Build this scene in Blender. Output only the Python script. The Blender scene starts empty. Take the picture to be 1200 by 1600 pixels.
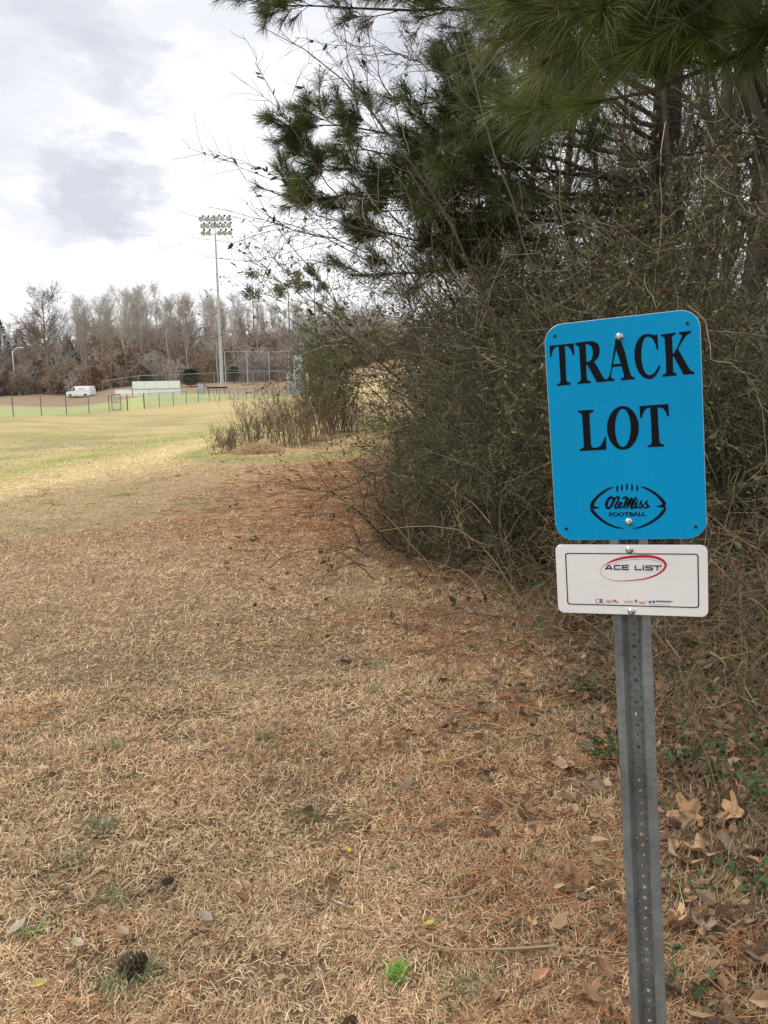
import bpy, math, random
import numpy as np
from mathutils import Matrix, Vector
from mathutils.geometry import tessellate_polygon

rng = np.random.default_rng(7)
random.seed(7)
SC = bpy.context.scene

# ------------------------------------------------------------------ camera
F, PITCH, ROLL, H = 1290.0, math.radians(8.8), math.radians(-0.92), 1.5
def _rx(a):
    c, s = math.cos(a), math.sin(a); return np.array([[1, 0, 0], [0, c, -s], [0, s, c]])
def _rz(a):
    c, s = math.cos(a), math.sin(a); return np.array([[c, -s, 0], [s, c, 0], [0, 0, 1]])
RC = _rx(math.pi/2 - PITCH) @ _rz(ROLL)
CAM = np.array([0, 0, H])
cam = bpy.data.cameras.new('camera')
cam.sensor_fit = 'VERTICAL'; cam.sensor_height = 36.0; cam.lens = F/1600*36
cam.clip_start = 0.05; cam.clip_end = 3000
camo = bpy.data.objects.new('camera', cam); SC.collection.objects.link(camo)
M4 = Matrix(RC.tolist()).to_4x4(); M4.translation = Vector(CAM.tolist()); camo.matrix_world = M4
SC.camera = camo
def ray(px, py):
    return RC @ np.array([(px-600)/F, (800-py)/F, -1.0])
def at(px, py, Y):
    d = ray(px, py); return CAM + d*(Y/d[1])

# ------------------------------------------------------------------ world, sun, exposure
SUN_EL, SUN_AZ = math.radians(50), math.radians(272)     # azimuth clockwise from +Y; from the open field on the left
W = bpy.data.worlds.new('World'); SC.world = W; W.use_nodes = True
nt = W.node_tree; nt.nodes.clear()
def N(t, **kw):
    n = nt.nodes.new(t)
    for k, v in kw.items(): setattr(n, k, v)
    return n
def L(a, b): nt.links.new(a, b)
wo = N('ShaderNodeOutputWorld'); bg = N('ShaderNodeBackground'); L(bg.outputs[0], wo.inputs[0]); bg.inputs[1].default_value = 0.1
sky = N('ShaderNodeTexSky', sky_type='NISHITA'); sky.sun_disc = False
sky.sun_elevation = SUN_EL; sky.sun_rotation = SUN_AZ; sky.air_density = 1.0; sky.dust_density = 2.0
tc = N('ShaderNodeTexCoord')
def wnoise(scale, det, vec, rough=.55):
    n = N('ShaderNodeTexNoise'); n.inputs['Scale'].default_value = scale; n.inputs['Detail'].default_value = det
    n.inputs['Roughness'].default_value = rough; L(vec, n.inputs['Vector']); return n
mp_ = N('ShaderNodeMapping'); mp_.inputs['Scale'].default_value = (1, 1, 2.4); L(tc.outputs['Generated'], mp_.inputs['Vector'])
n1 = wnoise(5.5, 8, mp_.outputs[0], .62)
sub = N('ShaderNodeVectorMath', operation='SUBTRACT'); L(n1.outputs['Color'], sub.inputs[0]); sub.inputs[1].default_value = (.5, .5, .5)
scl = N('ShaderNodeVectorMath', operation='SCALE'); L(sub.outputs[0], scl.inputs[0]); scl.inputs['Scale'].default_value = 0.30
add = N('ShaderNodeVectorMath', operation='ADD'); L(tc.outputs['Generated'], add.inputs[0]); L(scl.outputs[0], add.inputs[1])
nrm = N('ShaderNodeVectorMath', operation='NORMALIZE'); L(add.outputs[0], nrm.inputs[0])
CL = [(20,20,110,.8),(120,40,120,.95),(200,90,100,1),(170,140,60,.9),(240,150,50,.8),(285,75,60,.6),(340,20,120,.7),(420,90,110,.35),(250,230,120,.3),(-60,60,150,.8),
      (20,250,110,.7),(110,275,85,.9),(185,292,75,1),(245,288,55,.8),(-80,240,150,.7),(30,190,60,.45),(640,70,150,.9),(760,40,150,.8),
      (40,380,90,.3),(110,420,80,.25),(520,-60,160,.7)]
prev = None
for px, py, rad, wt in CL:
    d = ray(px, py); d = d/np.linalg.norm(d)
    ds = N('ShaderNodeVectorMath', operation='DISTANCE'); L(nrm.outputs[0], ds.inputs[0]); ds.inputs[1].default_value = d.tolist()
    mr = N('ShaderNodeMapRange', interpolation_type='SMOOTHERSTEP'); L(ds.outputs['Value'], mr.inputs[0])
    mr.inputs[1].default_value = 0; mr.inputs[2].default_value = 1.7*rad/F; mr.inputs[3].default_value = wt; mr.inputs[4].default_value = 0
    if prev is None: prev = mr.outputs[0]
    else:
        mx = N('ShaderNodeMath', operation='SMOOTH_MAX'); mx.inputs[2].default_value = .25; L(prev, mx.inputs[0]); L(mr.outputs[0], mx.inputs[1]); prev = mx.outputs[0]
n2 = wnoise(3.2, 7, tc.outputs['Generated'], .6)
mr2 = N('ShaderNodeMapRange', interpolation_type='SMOOTHSTEP'); L(n2.outputs['Fac'], mr2.inputs[0])
mr2.inputs[1].default_value = .42; mr2.inputs[2].default_value = .75; mr2.inputs[3].default_value = 0; mr2.inputs[4].default_value = .5
mul = N('ShaderNodeMath', operation='MULTIPLY_ADD'); L(n2.outputs['Fac'], mul.inputs[0]); mul.inputs[1].default_value = .8; mul.inputs[2].default_value = .58
mm = N('ShaderNodeMath', operation='MULTIPLY'); L(prev, mm.inputs[0]); L(mul.outputs[0], mm.inputs[1])
sm = N('ShaderNodeMath', operation='MULTIPLY'); L(mr2.outputs[0], sm.inputs[0]); sm.inputs[1].default_value = .08
cadd = N('ShaderNodeMath', operation='ADD', use_clamp=True); L(mm.outputs[0], cadd.inputs[0]); L(sm.outputs[0], cadd.inputs[1])
mixc = N('ShaderNodeMix', data_type='RGBA'); L(cadd.outputs[0], mixc.inputs[0])
mixc.inputs[6].default_value = (11.2, 11.2, 11.4, 1); mixc.inputs[7].default_value = (6.1, 6.2, 6.85, 1)
mixs = N('ShaderNodeMix', data_type='RGBA'); mixs.inputs[0].default_value = .93
L(sky.outputs[0], mixs.inputs[6]); L(mixc.outputs[2], mixs.inputs[7]); L(mixs.outputs[2], bg.inputs[0])

sl = bpy.data.lights.new('sun', 'SUN'); sl.energy = 1.5; sl.angle = math.radians(16); sl.color = (1, .95, .87)
so = bpy.data.objects.new('sun', sl); SC.collection.objects.link(so)
sd = Vector((math.sin(SUN_AZ)*math.cos(SUN_EL), math.cos(SUN_AZ)*math.cos(SUN_EL), math.sin(SUN_EL)))
so.rotation_euler = sd.to_track_quat('Z', 'Y').to_euler()
SC.view_settings.view_transform = 'Standard'; SC.view_settings.look = 'None'
SC.view_settings.exposure = 0.28; SC.view_settings.gamma = 1.0

# ------------------------------------------------------------------ helpers
COL = SC.collection
def mesh(name, V, F4=None, F3=None, mat=None, col=None, smooth=False):
    me = bpy.data.meshes.new(name)
    V = np.asarray(V, np.float32)
    F4 = np.zeros((0, 4), np.int32) if F4 is None else np.asarray(F4, np.int32).reshape(-1, 4)
    F3 = np.zeros((0, 3), np.int32) if F3 is None else np.asarray(F3, np.int32).reshape(-1, 3)
    me.vertices.add(len(V)); me.vertices.foreach_set('co', V.ravel())
    me.loops.add(F4.size + F3.size); me.loops.foreach_set('vertex_index', np.concatenate([F4.ravel(), F3.ravel()]).astype(np.int32))
    n = len(F4) + len(F3); me.polygons.add(n)
    st = np.concatenate([np.arange(len(F4))*4, F4.size + np.arange(len(F3))*3]).astype(np.int32)
    me.polygons.foreach_set('loop_start', st)
    me.update(calc_edges=True)
    me.polygons.foreach_set('use_smooth', np.full(n, smooth))
    if col is not None:
        a = me.attributes.new('col', 'FLOAT_COLOR', 'POINT')
        c = np.ones((len(V), 4), np.float32); c[:, :3] = col; a.data.foreach_set('color', c.ravel())
    if mat: me.materials.append(mat)
    return me
class Acc:
    def __init__(s): s.V = []; s.F4 = []; s.F3 = []; s.C = []; s.n = 0
    def add(s, V, F4=None, F3=None, col=(.5, .5, .5)):
        V = np.asarray(V, float); s.V.append(V)
        if F4 is not None and len(F4): s.F4.append(np.asarray(F4).reshape(-1, 4) + s.n)
        if F3 is not None and len(F3): s.F3.append(np.asarray(F3).reshape(-1, 3) + s.n)
        c = np.empty((len(V), 3)); c[:] = col; s.C.append(c); s.n += len(V)
        return s
    def mesh(s, name, mat, smooth=False):
        return mesh(name, np.concatenate(s.V), np.concatenate(s.F4) if s.F4 else None, np.concatenate(s.F3) if s.F3 else None,
                    mat, np.concatenate(s.C), smooth)
def ob(name, me, parent=None, loc=None):
    o = bpy.data.objects.new(name, me); COL.objects.link(o)
    if parent is not None: o.parent = parent
    if loc is not None: o.location = [float(v) for v in loc]
    return o
def tag(o, label=None, cat=None, group=None, kind=None):
    if label: o['label'] = label
    if cat: o['category'] = cat
    if group: o['group'] = group
    if kind: o['kind'] = kind
    return o
def thing(name, label, cat, loc=(0, 0, 0), rz=0.0, group=None, s=1.0):
    o = ob(name, None, None, loc); o.rotation_euler.z = rz; o.scale = (s, s, s)
    return tag(o, label, cat, group)
def dup(root, loc, rz=0.0, s=(1, 1, 1), label=None, group=None):
    r = root.copy(); COL.objects.link(r); r.location = [float(v) for v in loc]
    r.rotation_euler = (0, 0, rz); r.scale = s
    if label: r['label'] = label
    if group: r['group'] = group
    for ch in list(root.children):
        c = ch.copy(); COL.objects.link(c); c.parent = r
        for g in list(ch.children):
            d = g.copy(); COL.objects.link(d); d.parent = c
    return r

def unit(v): return v/np.maximum(np.linalg.norm(v, axis=-1, keepdims=True), 1e-9)
def tubes(P, R, k=3, col=(.5, .5, .5), caps=False):
    """P (n,m,3) polylines, R (n,m) radii -> V, F4, colours"""
    P = np.asarray(P, float)
    if P.ndim == 2: P = P[None]
    R = np.broadcast_to(np.asarray(R, float), P.shape[:2])
    n, m, _ = P.shape
    T = unit(np.gradient(P, axis=1))
    ref = np.where(np.abs(T[:, :1, 2:3]) > .9, np.array([1., 0, 0]), np.array([0, 0, 1.]))
    ref = np.broadcast_to(ref, T.shape)
    A = unit(np.cross(T, ref)); B = np.cross(T, A)
    ang = np.arange(k)*2*math.pi/k
    V = P[:, :, None] + R[:, :, None, None]*(np.cos(ang)[:, None]*A[:, :, None] + np.sin(ang)[:, None]*B[:, :, None])
    i = np.arange(n*m*k).reshape(n, m, k)
    a = i[:, :-1]; b = i[:, 1:]
    F4 = np.stack([a, np.roll(a, -1, 2), np.roll(b, -1, 2), b], -1).reshape(-1, 4)
    c = np.asarray(col, float)
    if c.ndim == 2: c = np.repeat(c, m*k, 0)
    return V.reshape(-1, 3), F4, c
def grow(base, d, length, m, curl=.15, grav=0.0, g=rng):
    base = np.asarray(base, float); n = len(base); d = unit(np.asarray(d, float))
    length = np.broadcast_to(np.asarray(length, float), (n,)); P = np.empty((n, m, 3)); P[:, 0] = base
    for i in range(1, m):
        d = unit(d + g.normal(0, curl, (n, 3)) + np.array([0, 0, grav]))
        P[:, i] = P[:, i-1] + d*(length/(m-1))[:, None]
    return P
def kids(P, R, per, t0, t1, tilt, g=rng):
    """random points along each polyline, with a direction tilted away from the tangent"""
    n, m, _ = P.shape
    t = g.uniform(t0, t1, (n, per)); x = t*(m-1); i = np.minimum(x.astype(int), m-2); f = (x-i)[..., None]
    idx = np.arange(n)[:, None]
    pos = P[idx, i]*(1-f) + P[idx, i+1]*f; tan = unit(P[idx, i+1]-P[idx, i])
    R = np.broadcast_to(R, (n, m)); r = R[idx, i]*(1-f[..., 0]) + R[idx, i+1]*f[..., 0]
    pos = pos.reshape(-1, 3); tan = tan.reshape(-1, 3); r = r.ravel(); t = t.ravel()
    a = g.uniform(tilt[0], tilt[1], len(pos)); q = g.normal(0, 1, (len(pos), 3)); q = unit(q - (q*tan).sum(-1, keepdims=True)*tan)
    return pos, tan*np.cos(a)[:, None] + q*np.sin(a)[:, None], r, t
def taper(r0, r1, m):
    r0 = np.asarray(r0, float).reshape(-1, 1); r1 = np.asarray(r1, float).reshape(-1, 1)
    return r0 + (r1-r0)*np.linspace(0, 1, m)
def leaves(pos, d, size, width, col, g=rng, fold=.25):
    n = len(pos); d = unit(d); q = g.normal(0, 1, (n, 3)); s = unit(np.cross(d, q)); up = np.cross(s, d)
    size = np.broadcast_to(np.asarray(size, float), (n,))[:, None]; w = size*width
    a, c_ = pos + d*size*.3, pos + d*size*.68; f = up*w*fold; bow = -up*size*.12
    V = np.stack([pos, a + s*w*.46 + f, c_ + s*w*.42 + f + bow*.4, pos + d*size + bow, c_ - s*w*.42 + f + bow*.4, a - s*w*.46 + f], 1).reshape(-1, 3)
    i = np.arange(n)*6
    F3 = np.concatenate([np.stack([i, i+1, i+2], 1), np.stack([i, i+2, i+3], 1), np.stack([i, i+3, i+4], 1), np.stack([i, i+4, i+5], 1)])
    return V, F3, np.repeat(col, 6, 0)
def pal(cols, n, p=None, jit=.12, g=rng):
    cols = np.asarray(cols, float); c = cols[g.choice(len(cols), n, p=p)]
    return c*(1 + g.normal(0, jit, (n, 1)))
def needles(pos, d, k, length, width, spread, col, g=rng, back=.12, droop=-.1):
    """k pine needles round each shoot; thin tapered triangles"""
    n = len(pos); D = np.repeat(unit(d), k, 0); Pp = np.repeat(pos, k, 0)
    t = g.uniform(0, 1, (n*k, 1)); Pp = Pp - D*back*t
    q = g.normal(0, 1, (n*k, 3)); q = unit(q - (q*D).sum(-1, keepdims=True)*D)
    a = g.uniform(.15, spread, (n*k, 1)); dd = unit(D*np.cos(a) + q*np.sin(a) + np.array([0, 0, droop]))
    Ln = length*g.uniform(.75, 1.15, (n*k, 1)); s = unit(np.cross(dd, g.normal(0, 1, (n*k, 3))))*width*.5
    mid = Pp + dd*Ln*.55; tip = Pp + dd*Ln + np.array([0, 0, droop*.25])*Ln
    V = np.stack([Pp - s*.8, Pp + s*.8, mid + s, mid - s, tip], 1).reshape(-1, 3)
    i = np.arange(n*k)*5
    F4 = np.stack([i, i+1, i+2, i+3], 1); F3 = np.stack([i+3, i+2, i+4], 1)
    c = np.repeat(col, k, 0)*(1+g.normal(0, .18, (n*k, 1)))
    return V, F4, F3, np.repeat(c, 5, 0)
def box(acc, c, s, col=(.5, .5, .5), rot=None):
    x = np.array([[-1, -1, -1], [1, -1, -1], [1, 1, -1], [-1, 1, -1], [-1, -1, 1], [1, -1, 1], [1, 1, 1], [-1, 1, 1]])*np.array(s)/2
    if rot is not None: x = x @ rot.T
    acc.add(x + np.array(c), [[0, 3, 2, 1], [4, 5, 6, 7], [0, 1, 5, 4], [1, 2, 6, 5], [2, 3, 7, 6], [3, 0, 4, 7]], col=col); return acc
def rod(acc, a, b, r, k=8, col=(.5, .5, .5), r2=None):
    V, F4, c = tubes(np.array([[a, b]], float), np.array([[r, r if r2 is None else r2]]), k, col)
    acc.add(V, F4, col=col)
    for e in (0, 1):
        ctr = np.array([a, b][e], float); ring = V[e*k:(e+1)*k]
        F3 = [[k, (i+1) % k, i] if e == 0 else [k, i, (i+1) % k] for i in range(k)]
        acc.add(np.vstack([ring, ctr]), None, F3, col)
    return acc

# ------------------------------------------------------------------ materials
def mat(name, col=None, rough=.8, metal=0.0, spec=.3, attr=False, rnd=0.0, noise=None, bump=None, transl=0.0):
    m = bpy.data.materials.new(name); m.use_nodes = True; t = m.node_tree; b = t.nodes['Principled BSDF']
    b.inputs['Roughness'].default_value = rough; b.inputs['Metallic'].default_value = metal; b.inputs['Specular IOR Level'].default_value = spec
    src = None
    if attr:
        a = t.nodes.new('ShaderNodeAttribute'); a.attribute_name = 'col'; src = a.outputs['Color']
    else:
        r = t.nodes.new('ShaderNodeRGB'); r.outputs[0].default_value = (*col, 1); src = r.outputs[0]
    def mulc(src, fac):
        x = t.nodes.new('ShaderNodeMix'); x.data_type = 'RGBA'; x.blend_type = 'MULTIPLY'; x.inputs[0].default_value = 1
        t.links.new(src, x.inputs[6]); t.links.new(fac, x.inputs[7]); return x.outputs[2]
    if noise:
        for sc, lo, hi in noise:
            co = t.nodes.new('ShaderNodeTexCoord'); n = t.nodes.new('ShaderNodeTexNoise'); n.inputs['Scale'].default_value = sc; n.inputs['Detail'].default_value = 6
            t.links.new(co.outputs['Object'], n.inputs['Vector'])
            r = t.nodes.new('ShaderNodeMapRange'); r.inputs[1].default_value = .3; r.inputs[2].default_value = .7; r.inputs[3].default_value = lo; r.inputs[4].default_value = hi
            t.links.new(n.outputs['Fac'], r.inputs[0]); src = mulc(src, r.outputs[0])
    if rnd:
        oi = t.nodes.new('ShaderNodeObjectInfo'); r = t.nodes.new('ShaderNodeMapRange'); r.inputs[3].default_value = 1-rnd; r.inputs[4].default_value = 1+rnd
        t.links.new(oi.outputs['Random'], r.inputs[0]); src = mulc(src, r.outputs[0])
    t.links.new(src, b.inputs['Base Color'])
    if bump:
        co = t.nodes.new('ShaderNodeTexCoord'); n = t.nodes.new('ShaderNodeTexNoise'); n.inputs['Scale'].default_value = bump[0]; n.inputs['Detail'].default_value = 8
        t.links.new(co.outputs['Object'], n.inputs['Vector'])
        bp = t.nodes.new('ShaderNodeBump'); bp.inputs['Strength'].default_value = bump[1]; bp.inputs['Distance'].default_value = bump[2]
        t.links.new(n.outputs['Fac'], bp.inputs['Height']); t.links.new(bp.outputs[0], b.inputs['Normal'])
    if transl:
        out = [n for n in t.nodes if n.type == 'OUTPUT_MATERIAL'][0]
        tr = t.nodes.new('ShaderNodeBsdfTranslucent'); t.links.new(src, tr.inputs[0]); mx = t.nodes.new('ShaderNodeMixShader'); mx.inputs[0].default_value = transl
        t.links.new(b.outputs[0], mx.inputs[1]); t.links.new(tr.outputs[0], mx.inputs[2]); t.links.new(mx.outputs[0], out.inputs[0])
    return m
M_ground = mat('ground_cover', attr=True, rough=.95, spec=.1, noise=[(38, .7, 1.25), (4.5, .85, 1.15), (.6, .9, 1.1)], bump=(60, .9, .02))
M_grass = mat('dry_blades', attr=True, rough=.75, spec=.2, transl=.15)
M_bark = mat('bark', attr=True, rough=.95, spec=.1, rnd=.15, noise=[(6, .7, 1.25), (40, .75, 1.2)], bump=(30, .8, .02))
M_twig = mat('twig', attr=True, rough=.9, spec=.15, rnd=.16)
M_leaf = mat('leaf', attr=True, rough=.5, spec=.35, rnd=.15, transl=.25)
M_needle = mat('pine_needle', attr=True, rough=.45, spec=.4, rnd=.1, transl=.12)
M_far = mat('far_twig', attr=True, rough=1, spec=.05, rnd=.2)
M_dead = mat('dead_leaf', attr=True, rough=.75, spec=.2, noise=[(30, .72, 1.2)], transl=.1)
M_galv = mat('galvanised_steel', (.185, .20, .195), rough=.55, metal=.15, spec=.4, noise=[(9, .7, 1.2), (70, .82, 1.15), (230, .88, 1.1)], bump=(200, .25, .002))
M_pole = mat('pole_steel', (.42, .46, .48), rough=.55, metal=.2, noise=[(2, .88, 1.08)])
M_lamp = mat('lamp_housing', (.20, .21, .22), rough=.5, metal=.3)
M_glassl = mat('lamp_lens', (.50, .53, .58), rough=.6, spec=.2)
M_blue = mat('blue_vinyl', (.0, .285, .57), rough=.5, spec=.12, noise=[(3, .94, 1.04), (14, .97, 1.02), (120, .97, 1.02)])
M_black = mat('black_vinyl', (.006, .006, .008), rough=.6, spec=.1)
M_navy = mat('navy_ink', (.012, .012, .035), rough=.5)
M_red = mat('red_ink', (.52, .02, .05), rough=.5)
M_inkblue = mat('blue_ink', (.03, .08, .35), rough=.5)
M_grey = mat('grey_ink', (.30, .27, .25), rough=.5)
M_plate = mat('white_plate', (.85, .84, .82), rough=.38, spec=.4, noise=[(5, .95, 1.03), (30, .98, 1.02)])
M_alu = mat('sign_edge', (.62, .63, .63), rough=.4, metal=.6)
M_bolt = mat('bolt', (.62, .62, .60), rough=.28, metal=.9, noise=[(300, .8, 1.1)])
M_hole = mat('hole_dark', (.03, .03, .035), rough=.5)
M_wire = mat('fence_wire', (.33, .34, .34), rough=.6, metal=.3)
M_post = mat('fence_post', (.13, .14, .125), rough=.7, metal=.2)
M_white = mat('white_panel', (.80, .81, .81), rough=.6, noise=[(1.5, .93, 1.04)])
M_vanw = mat('van_paint', (.82, .83, .84), rough=.3, spec=.5)
M_glass = mat('dark_glass', (.03, .035, .04), rough=.12, spec=.6)
M_wind = mat('windshield', (.20, .23, .23), rough=.12, spec=.6)
M_tyre = mat('tyre', (.02, .02, .02), rough=.9)
M_dark = mat('dark_trim', (.035, .035, .04), rough=.6)
M_yellow = mat('cream_box', (.62, .55, .36), rough=.7)
M_screen = mat('screen_cloth', (.36, .42, .45), rough=.8, noise=[(3, .75, 1.2)])
M_cone = mat('cone_scale', (.12, .092, .07), rough=.9, noise=[(80, .7, 1.3)])

for nd in [n for n in M_blue.node_tree.nodes if n.type == 'TEX_NOISE' and abs(n.inputs['Scale'].default_value-14) < .1]:   # faint rain streaks
    mp = M_blue.node_tree.nodes.new('ShaderNodeMapping'); mp.inputs['Scale'].default_value = (6, .35, 1); lk = nd.inputs['Vector'].links[0].from_socket
    M_blue.node_tree.links.new(lk, mp.inputs['Vector']); M_blue.node_tree.links.new(mp.outputs[0], nd.inputs['Vector'])
# ------------------------------------------------------------------ terrain
def hor(px): return 600.32 - (px-597)*.01607
ANCH = []
def anc(px, d, z):
    x = (px-600)/F*d; ANCH.append((math.atan2(x, d), math.log(math.hypot(x, d)), z))
def ancp(px, py, d):
    P = at(px, py, d); ANCH.append((math.atan2(P[0], P[1]), math.log(math.hypot(P[0], P[1])), P[2]))
for px in (-200, 250, 650, 1000, 1400):
    for d in (.8, 1.8, 3.2, 5.0): anc(px, d, (-.05 if d < 2 else -.01) + (.0 if px < 1000 else .02))
for px in (250, 600): anc(px, 9, 0.02)
anc(0, 8, -.04); anc(-250, 8, -.1); anc(0, 13, -.2); anc(300, 14, -.03); anc(620, 14, .05)
ancp(0, 743, 19.5); ancp(180, 705, 26); ancp(345, 672, 37); anc(-250, 18, -.9)
ancp(0, 655, 46); ancp(90, 649, 53); ancp(190, 643, 62); ancp(300, 632, 76); ancp(350, 627, 84)
ancp(0, 690, 33); ancp(150, 664, 45)
ancp(440, 705, 19.5); ancp(380, 708, 19.5); ancp(550, 668, 26); ancp(600, 690, 20); ancp(450, 640, 60)
ancp(620, 641, 40); ancp(600, 618, 58); ancp(625, 592, 72); ancp(650, 570, 95); ancp(560, 598, 110)
ancp(0, 625, 150); ancp(125, 622, 160); ancp(240, 618, 115); ancp(345, 613, 126); ancp(440, 614, 126)
ancp(345, 606, 146); ancp(300, 607, 154); ancp(430, 604, 151); ancp(180, 613, 157); ancp(180, 600, 172); ancp(300, 594, 172); ancp(420, 592, 170)
ancp(0, 614, 185); ancp(75, 606, 182); ancp(140, 600, 186); ancp(300, 588, 190); ancp(450, 586, 190); ancp(0, 606, 240); ancp(300, 578, 260); ancp(600, 560, 200)
anc(850, 6, .08); anc(1200, 8, .2); anc(900, 14, .3); anc(1300, 14, .4); anc(800, 30, .8); anc(1200, 30, 1.2); anc(1000, 70, 3.0); anc(850, 150, 6); anc(1200, 150, 6)
AN = np.array(ANCH); US = 4.0
def _k(r): return np.where(r > 0, r*r*np.log(np.maximum(r, 1e-9)), 0)
def _setup():
    X = AN[:, :2]*[US, 1]; n = len(X); r = np.linalg.norm(X[:, None]-X[None], axis=-1)
    A = np.zeros((n+3, n+3)); A[:n, :n] = _k(r) + np.eye(n)*.003; A[:n, n] = 1; A[:n, n+1:] = X; A[n, :n] = 1; A[n+1:, :n] = X.T
    return X, np.linalg.solve(A, np.concatenate([AN[:, 2], [0, 0, 0]]))
TX, TW = _setup()
WV = rng.normal(0, 1, (26, 2)); WV = unit(WV); WL = np.geomspace(.12, 2.5, 26); WPH = rng.uniform(0, 6.28, 26)
def terrain(x, y, bumps=True):
    x = np.asarray(x, float); y = np.asarray(y, float); sh = x.shape; x = x.ravel(); y = y.ravel()
    ang = np.arctan2(x, y); d = np.clip(np.hypot(x, y), .8, 300)
    fade = np.clip((np.abs(ang)-1.2)/1.2, 0, 1); fade = 1 - fade*fade*(3-2*fade)
    u = .72*np.tanh(ang/.72) if False else np.clip(ang, -.62, .62)
    Q = np.stack([u*US, np.log(d)], 1); z = np.empty(len(Q))
    for i in range(0, len(Q), 20000):
        q = Q[i:i+20000]; r = np.linalg.norm(q[:, None]-TX[None], axis=-1)
        z[i:i+20000] = _k(r) @ TW[:-3] + TW[-3] + q @ TW[-2:]
    z = z*fade
    if bumps:
        for i in range(26):
            z = z + np.sin((x*WV[i, 0]+y*WV[i, 1])*2*math.pi/WL[i]+WPH[i])*.0035*WL[i]**.75*np.clip(6*WL[i]/np.maximum(d, .5)*2, 0, 1)
    return z.reshape(sh)
def tz(x, y): return float(terrain(np.array([x]), np.array([y]))[0])
def hit(px, py):
    d = ray(px, py); t = 1.0; z = 0.0
    for _ in range(60):
        t = (z - H)/d[2] if d[2] < -1e-4 else 100
        p = CAM + d*t; z = .5*z + .5*tz(p[0], p[1])
    return np.array([p[0], p[1], tz(p[0], p[1])])
def gz(px, Y):
    P = at(px, 600, Y); return np.array([P[0], Y, tz(P[0], Y)])
# ground colours by zone: what grows there
def wob(x, y, s, k=0):
    return (np.sin(x/s*2.1+k)+np.sin(y/s*1.7+1.3*k+.7)+np.sin((x+y)/s*1.3+2.1*k)+np.sin((x-1.6*y)/s*2.9+k*.7))/4
def sst(a, b, x): t = np.clip((x-a)/(b-a), 0, 1); return t*t*(3-2*t)
EDGE = np.array([(.62, .3), (.58, 2.0), (.75, 3.5), (.95, 5.3), (.72, 6.5), (.35, 8), (.3, 11), (.5, 15), (.95, 20), (1.6, 27), (3, 40), (5, 60)])
def edge_x(y): return np.interp(y, EDGE[:, 1], EDGE[:, 0])
def fence_x(y): return -21.6 + (y-50)*.144
def lerp(a, b, t): return a + (b-a)*t[..., None]
C_TAN = np.array([.39, .275, .17]); C_STRAW = np.array([.50, .395, .20]); C_RED = np.array([.27, .145, .075]); C_GRN = np.array([.21, .235, .07])
C_FIELD = np.array([.41, .43, .18]); C_CLAY = np.array([.34, .235, .15]); C_LITTER = np.array([.15, .10, .06])
def zone(x, y):
    d = np.hypot(x, y)
    c = np.broadcast_to(C_TAN, x.shape+(3,)).copy()
    far = sst(10, 24, d + 2*wob(x, y, 4)); c = lerp(c, C_STRAW, far)
    e = x - edge_x(y)
    red = sst(-4.5, -1.2, e + wob(x, y, 2.2)*1.1)*sst(5.5, 9.5, y+wob(x, y, 2)*1)*(1-sst(19, 24, y)); c = lerp(c, C_RED*1.35, red*.5)
    c = lerp(c, C_RED, .15*sst(-1.8, -.2, e+wob(x, y, .7)*.6)*(1-sst(6, 9, y)))
    xs = -9.3+(y-19.5)*.105; pale = np.exp(-((x-xs-2.2-.05*y)/(1.2+.03*y))**2)*sst(10, 16, y)*(1-sst(40, 55, y)); c = lerp(c, C_STRAW*1.18, pale*.8)
    sw = np.exp(-((x-xs+.5*wob(x, y, 2.5))/(.6+.02*y))**2)*(1-sst(36, 48, y))*sst(8, 15, y); c = lerp(c, C_GRN*1.35, np.clip(sw, 0, 1)*.9*(.55+.45*np.clip(wob(x, y, 1.8, 2)+.6, 0, 1)))
    lf = sst(.5, 3, xs-x)*sst(12, 17, y)*(1-sst(34, 44, y))*np.clip(wob(x, y, 2.6, 7)+.35, 0, 1); c = lerp(c, C_GRN*1.5, lf*.6); bk = sst(.3, 1.5, xs-x)*sst(17, 22, y)*(1-sst(50, 66, y)); m_ = np.clip(wob(x, y, 3.4, 3)+.6*wob(x, y, 1.3, 9)+.35, 0, 1); c = lerp(c, np.array([.27, .25, .12]), bk*m_*.6)
    gp = sst(.25, .7, wob(x, y, 2.6, 5))*sst(4, 8, y)*(1-sst(17, 22, y)); c = lerp(c, C_GRN, gp*.22)
    isl = np.hypot((x+1.7)/3.2, (y-22.5)/5.2); c = lerp(c, C_GRN*1.1, np.clip(1-np.abs(isl-1.02)/.22, 0, 1)*.7)
    grn2 = np.exp(-((y-25.5-wob(x, y, 2))/3)**2)*sst(-1.2, .2, x)*(1-sst(2.5, 4, x)); c = lerp(c, C_GRN*1.5, grn2*.8)
    bank = sst(.3, .6, wob(x, y, 6, 3))*sst(24, 30, y)*(1-sst(60, 70, y)); c = lerp(c, C_GRN*1.5, bank*.4)
    fl = sst(0, .8, fence_x(y)-x)*sst(20, 26, y); stripe = .5+.5*np.sign(np.sin((y*.97+x*.2)/3.6))
    c = lerp(c, C_FIELD*(0.97+.07*stripe)[..., None], fl)
    cl = sst(122, 129, y + (x+35)*.22); cl2 = sst(60, 72, y)*sst(-3, 1, x); c = lerp(c, C_CLAY, np.maximum(cl, 0)*1.0); c = lerp(c, C_STRAW*1.15, cl2*(1-cl))
    sand = np.exp(-((y-44-wob(x, y, 5)*3)/8)**2)*sst(-3.5, -1, x); c = lerp(c, np.array([.52, .37, .23]), sand*.9)
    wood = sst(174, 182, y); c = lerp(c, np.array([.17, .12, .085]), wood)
    li = sst(-.25, .7, e + wob(x, y, .9)*.35); c = lerp(c, C_LITTER, li*(1-sst(40, 60, y)))
    return c
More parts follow.
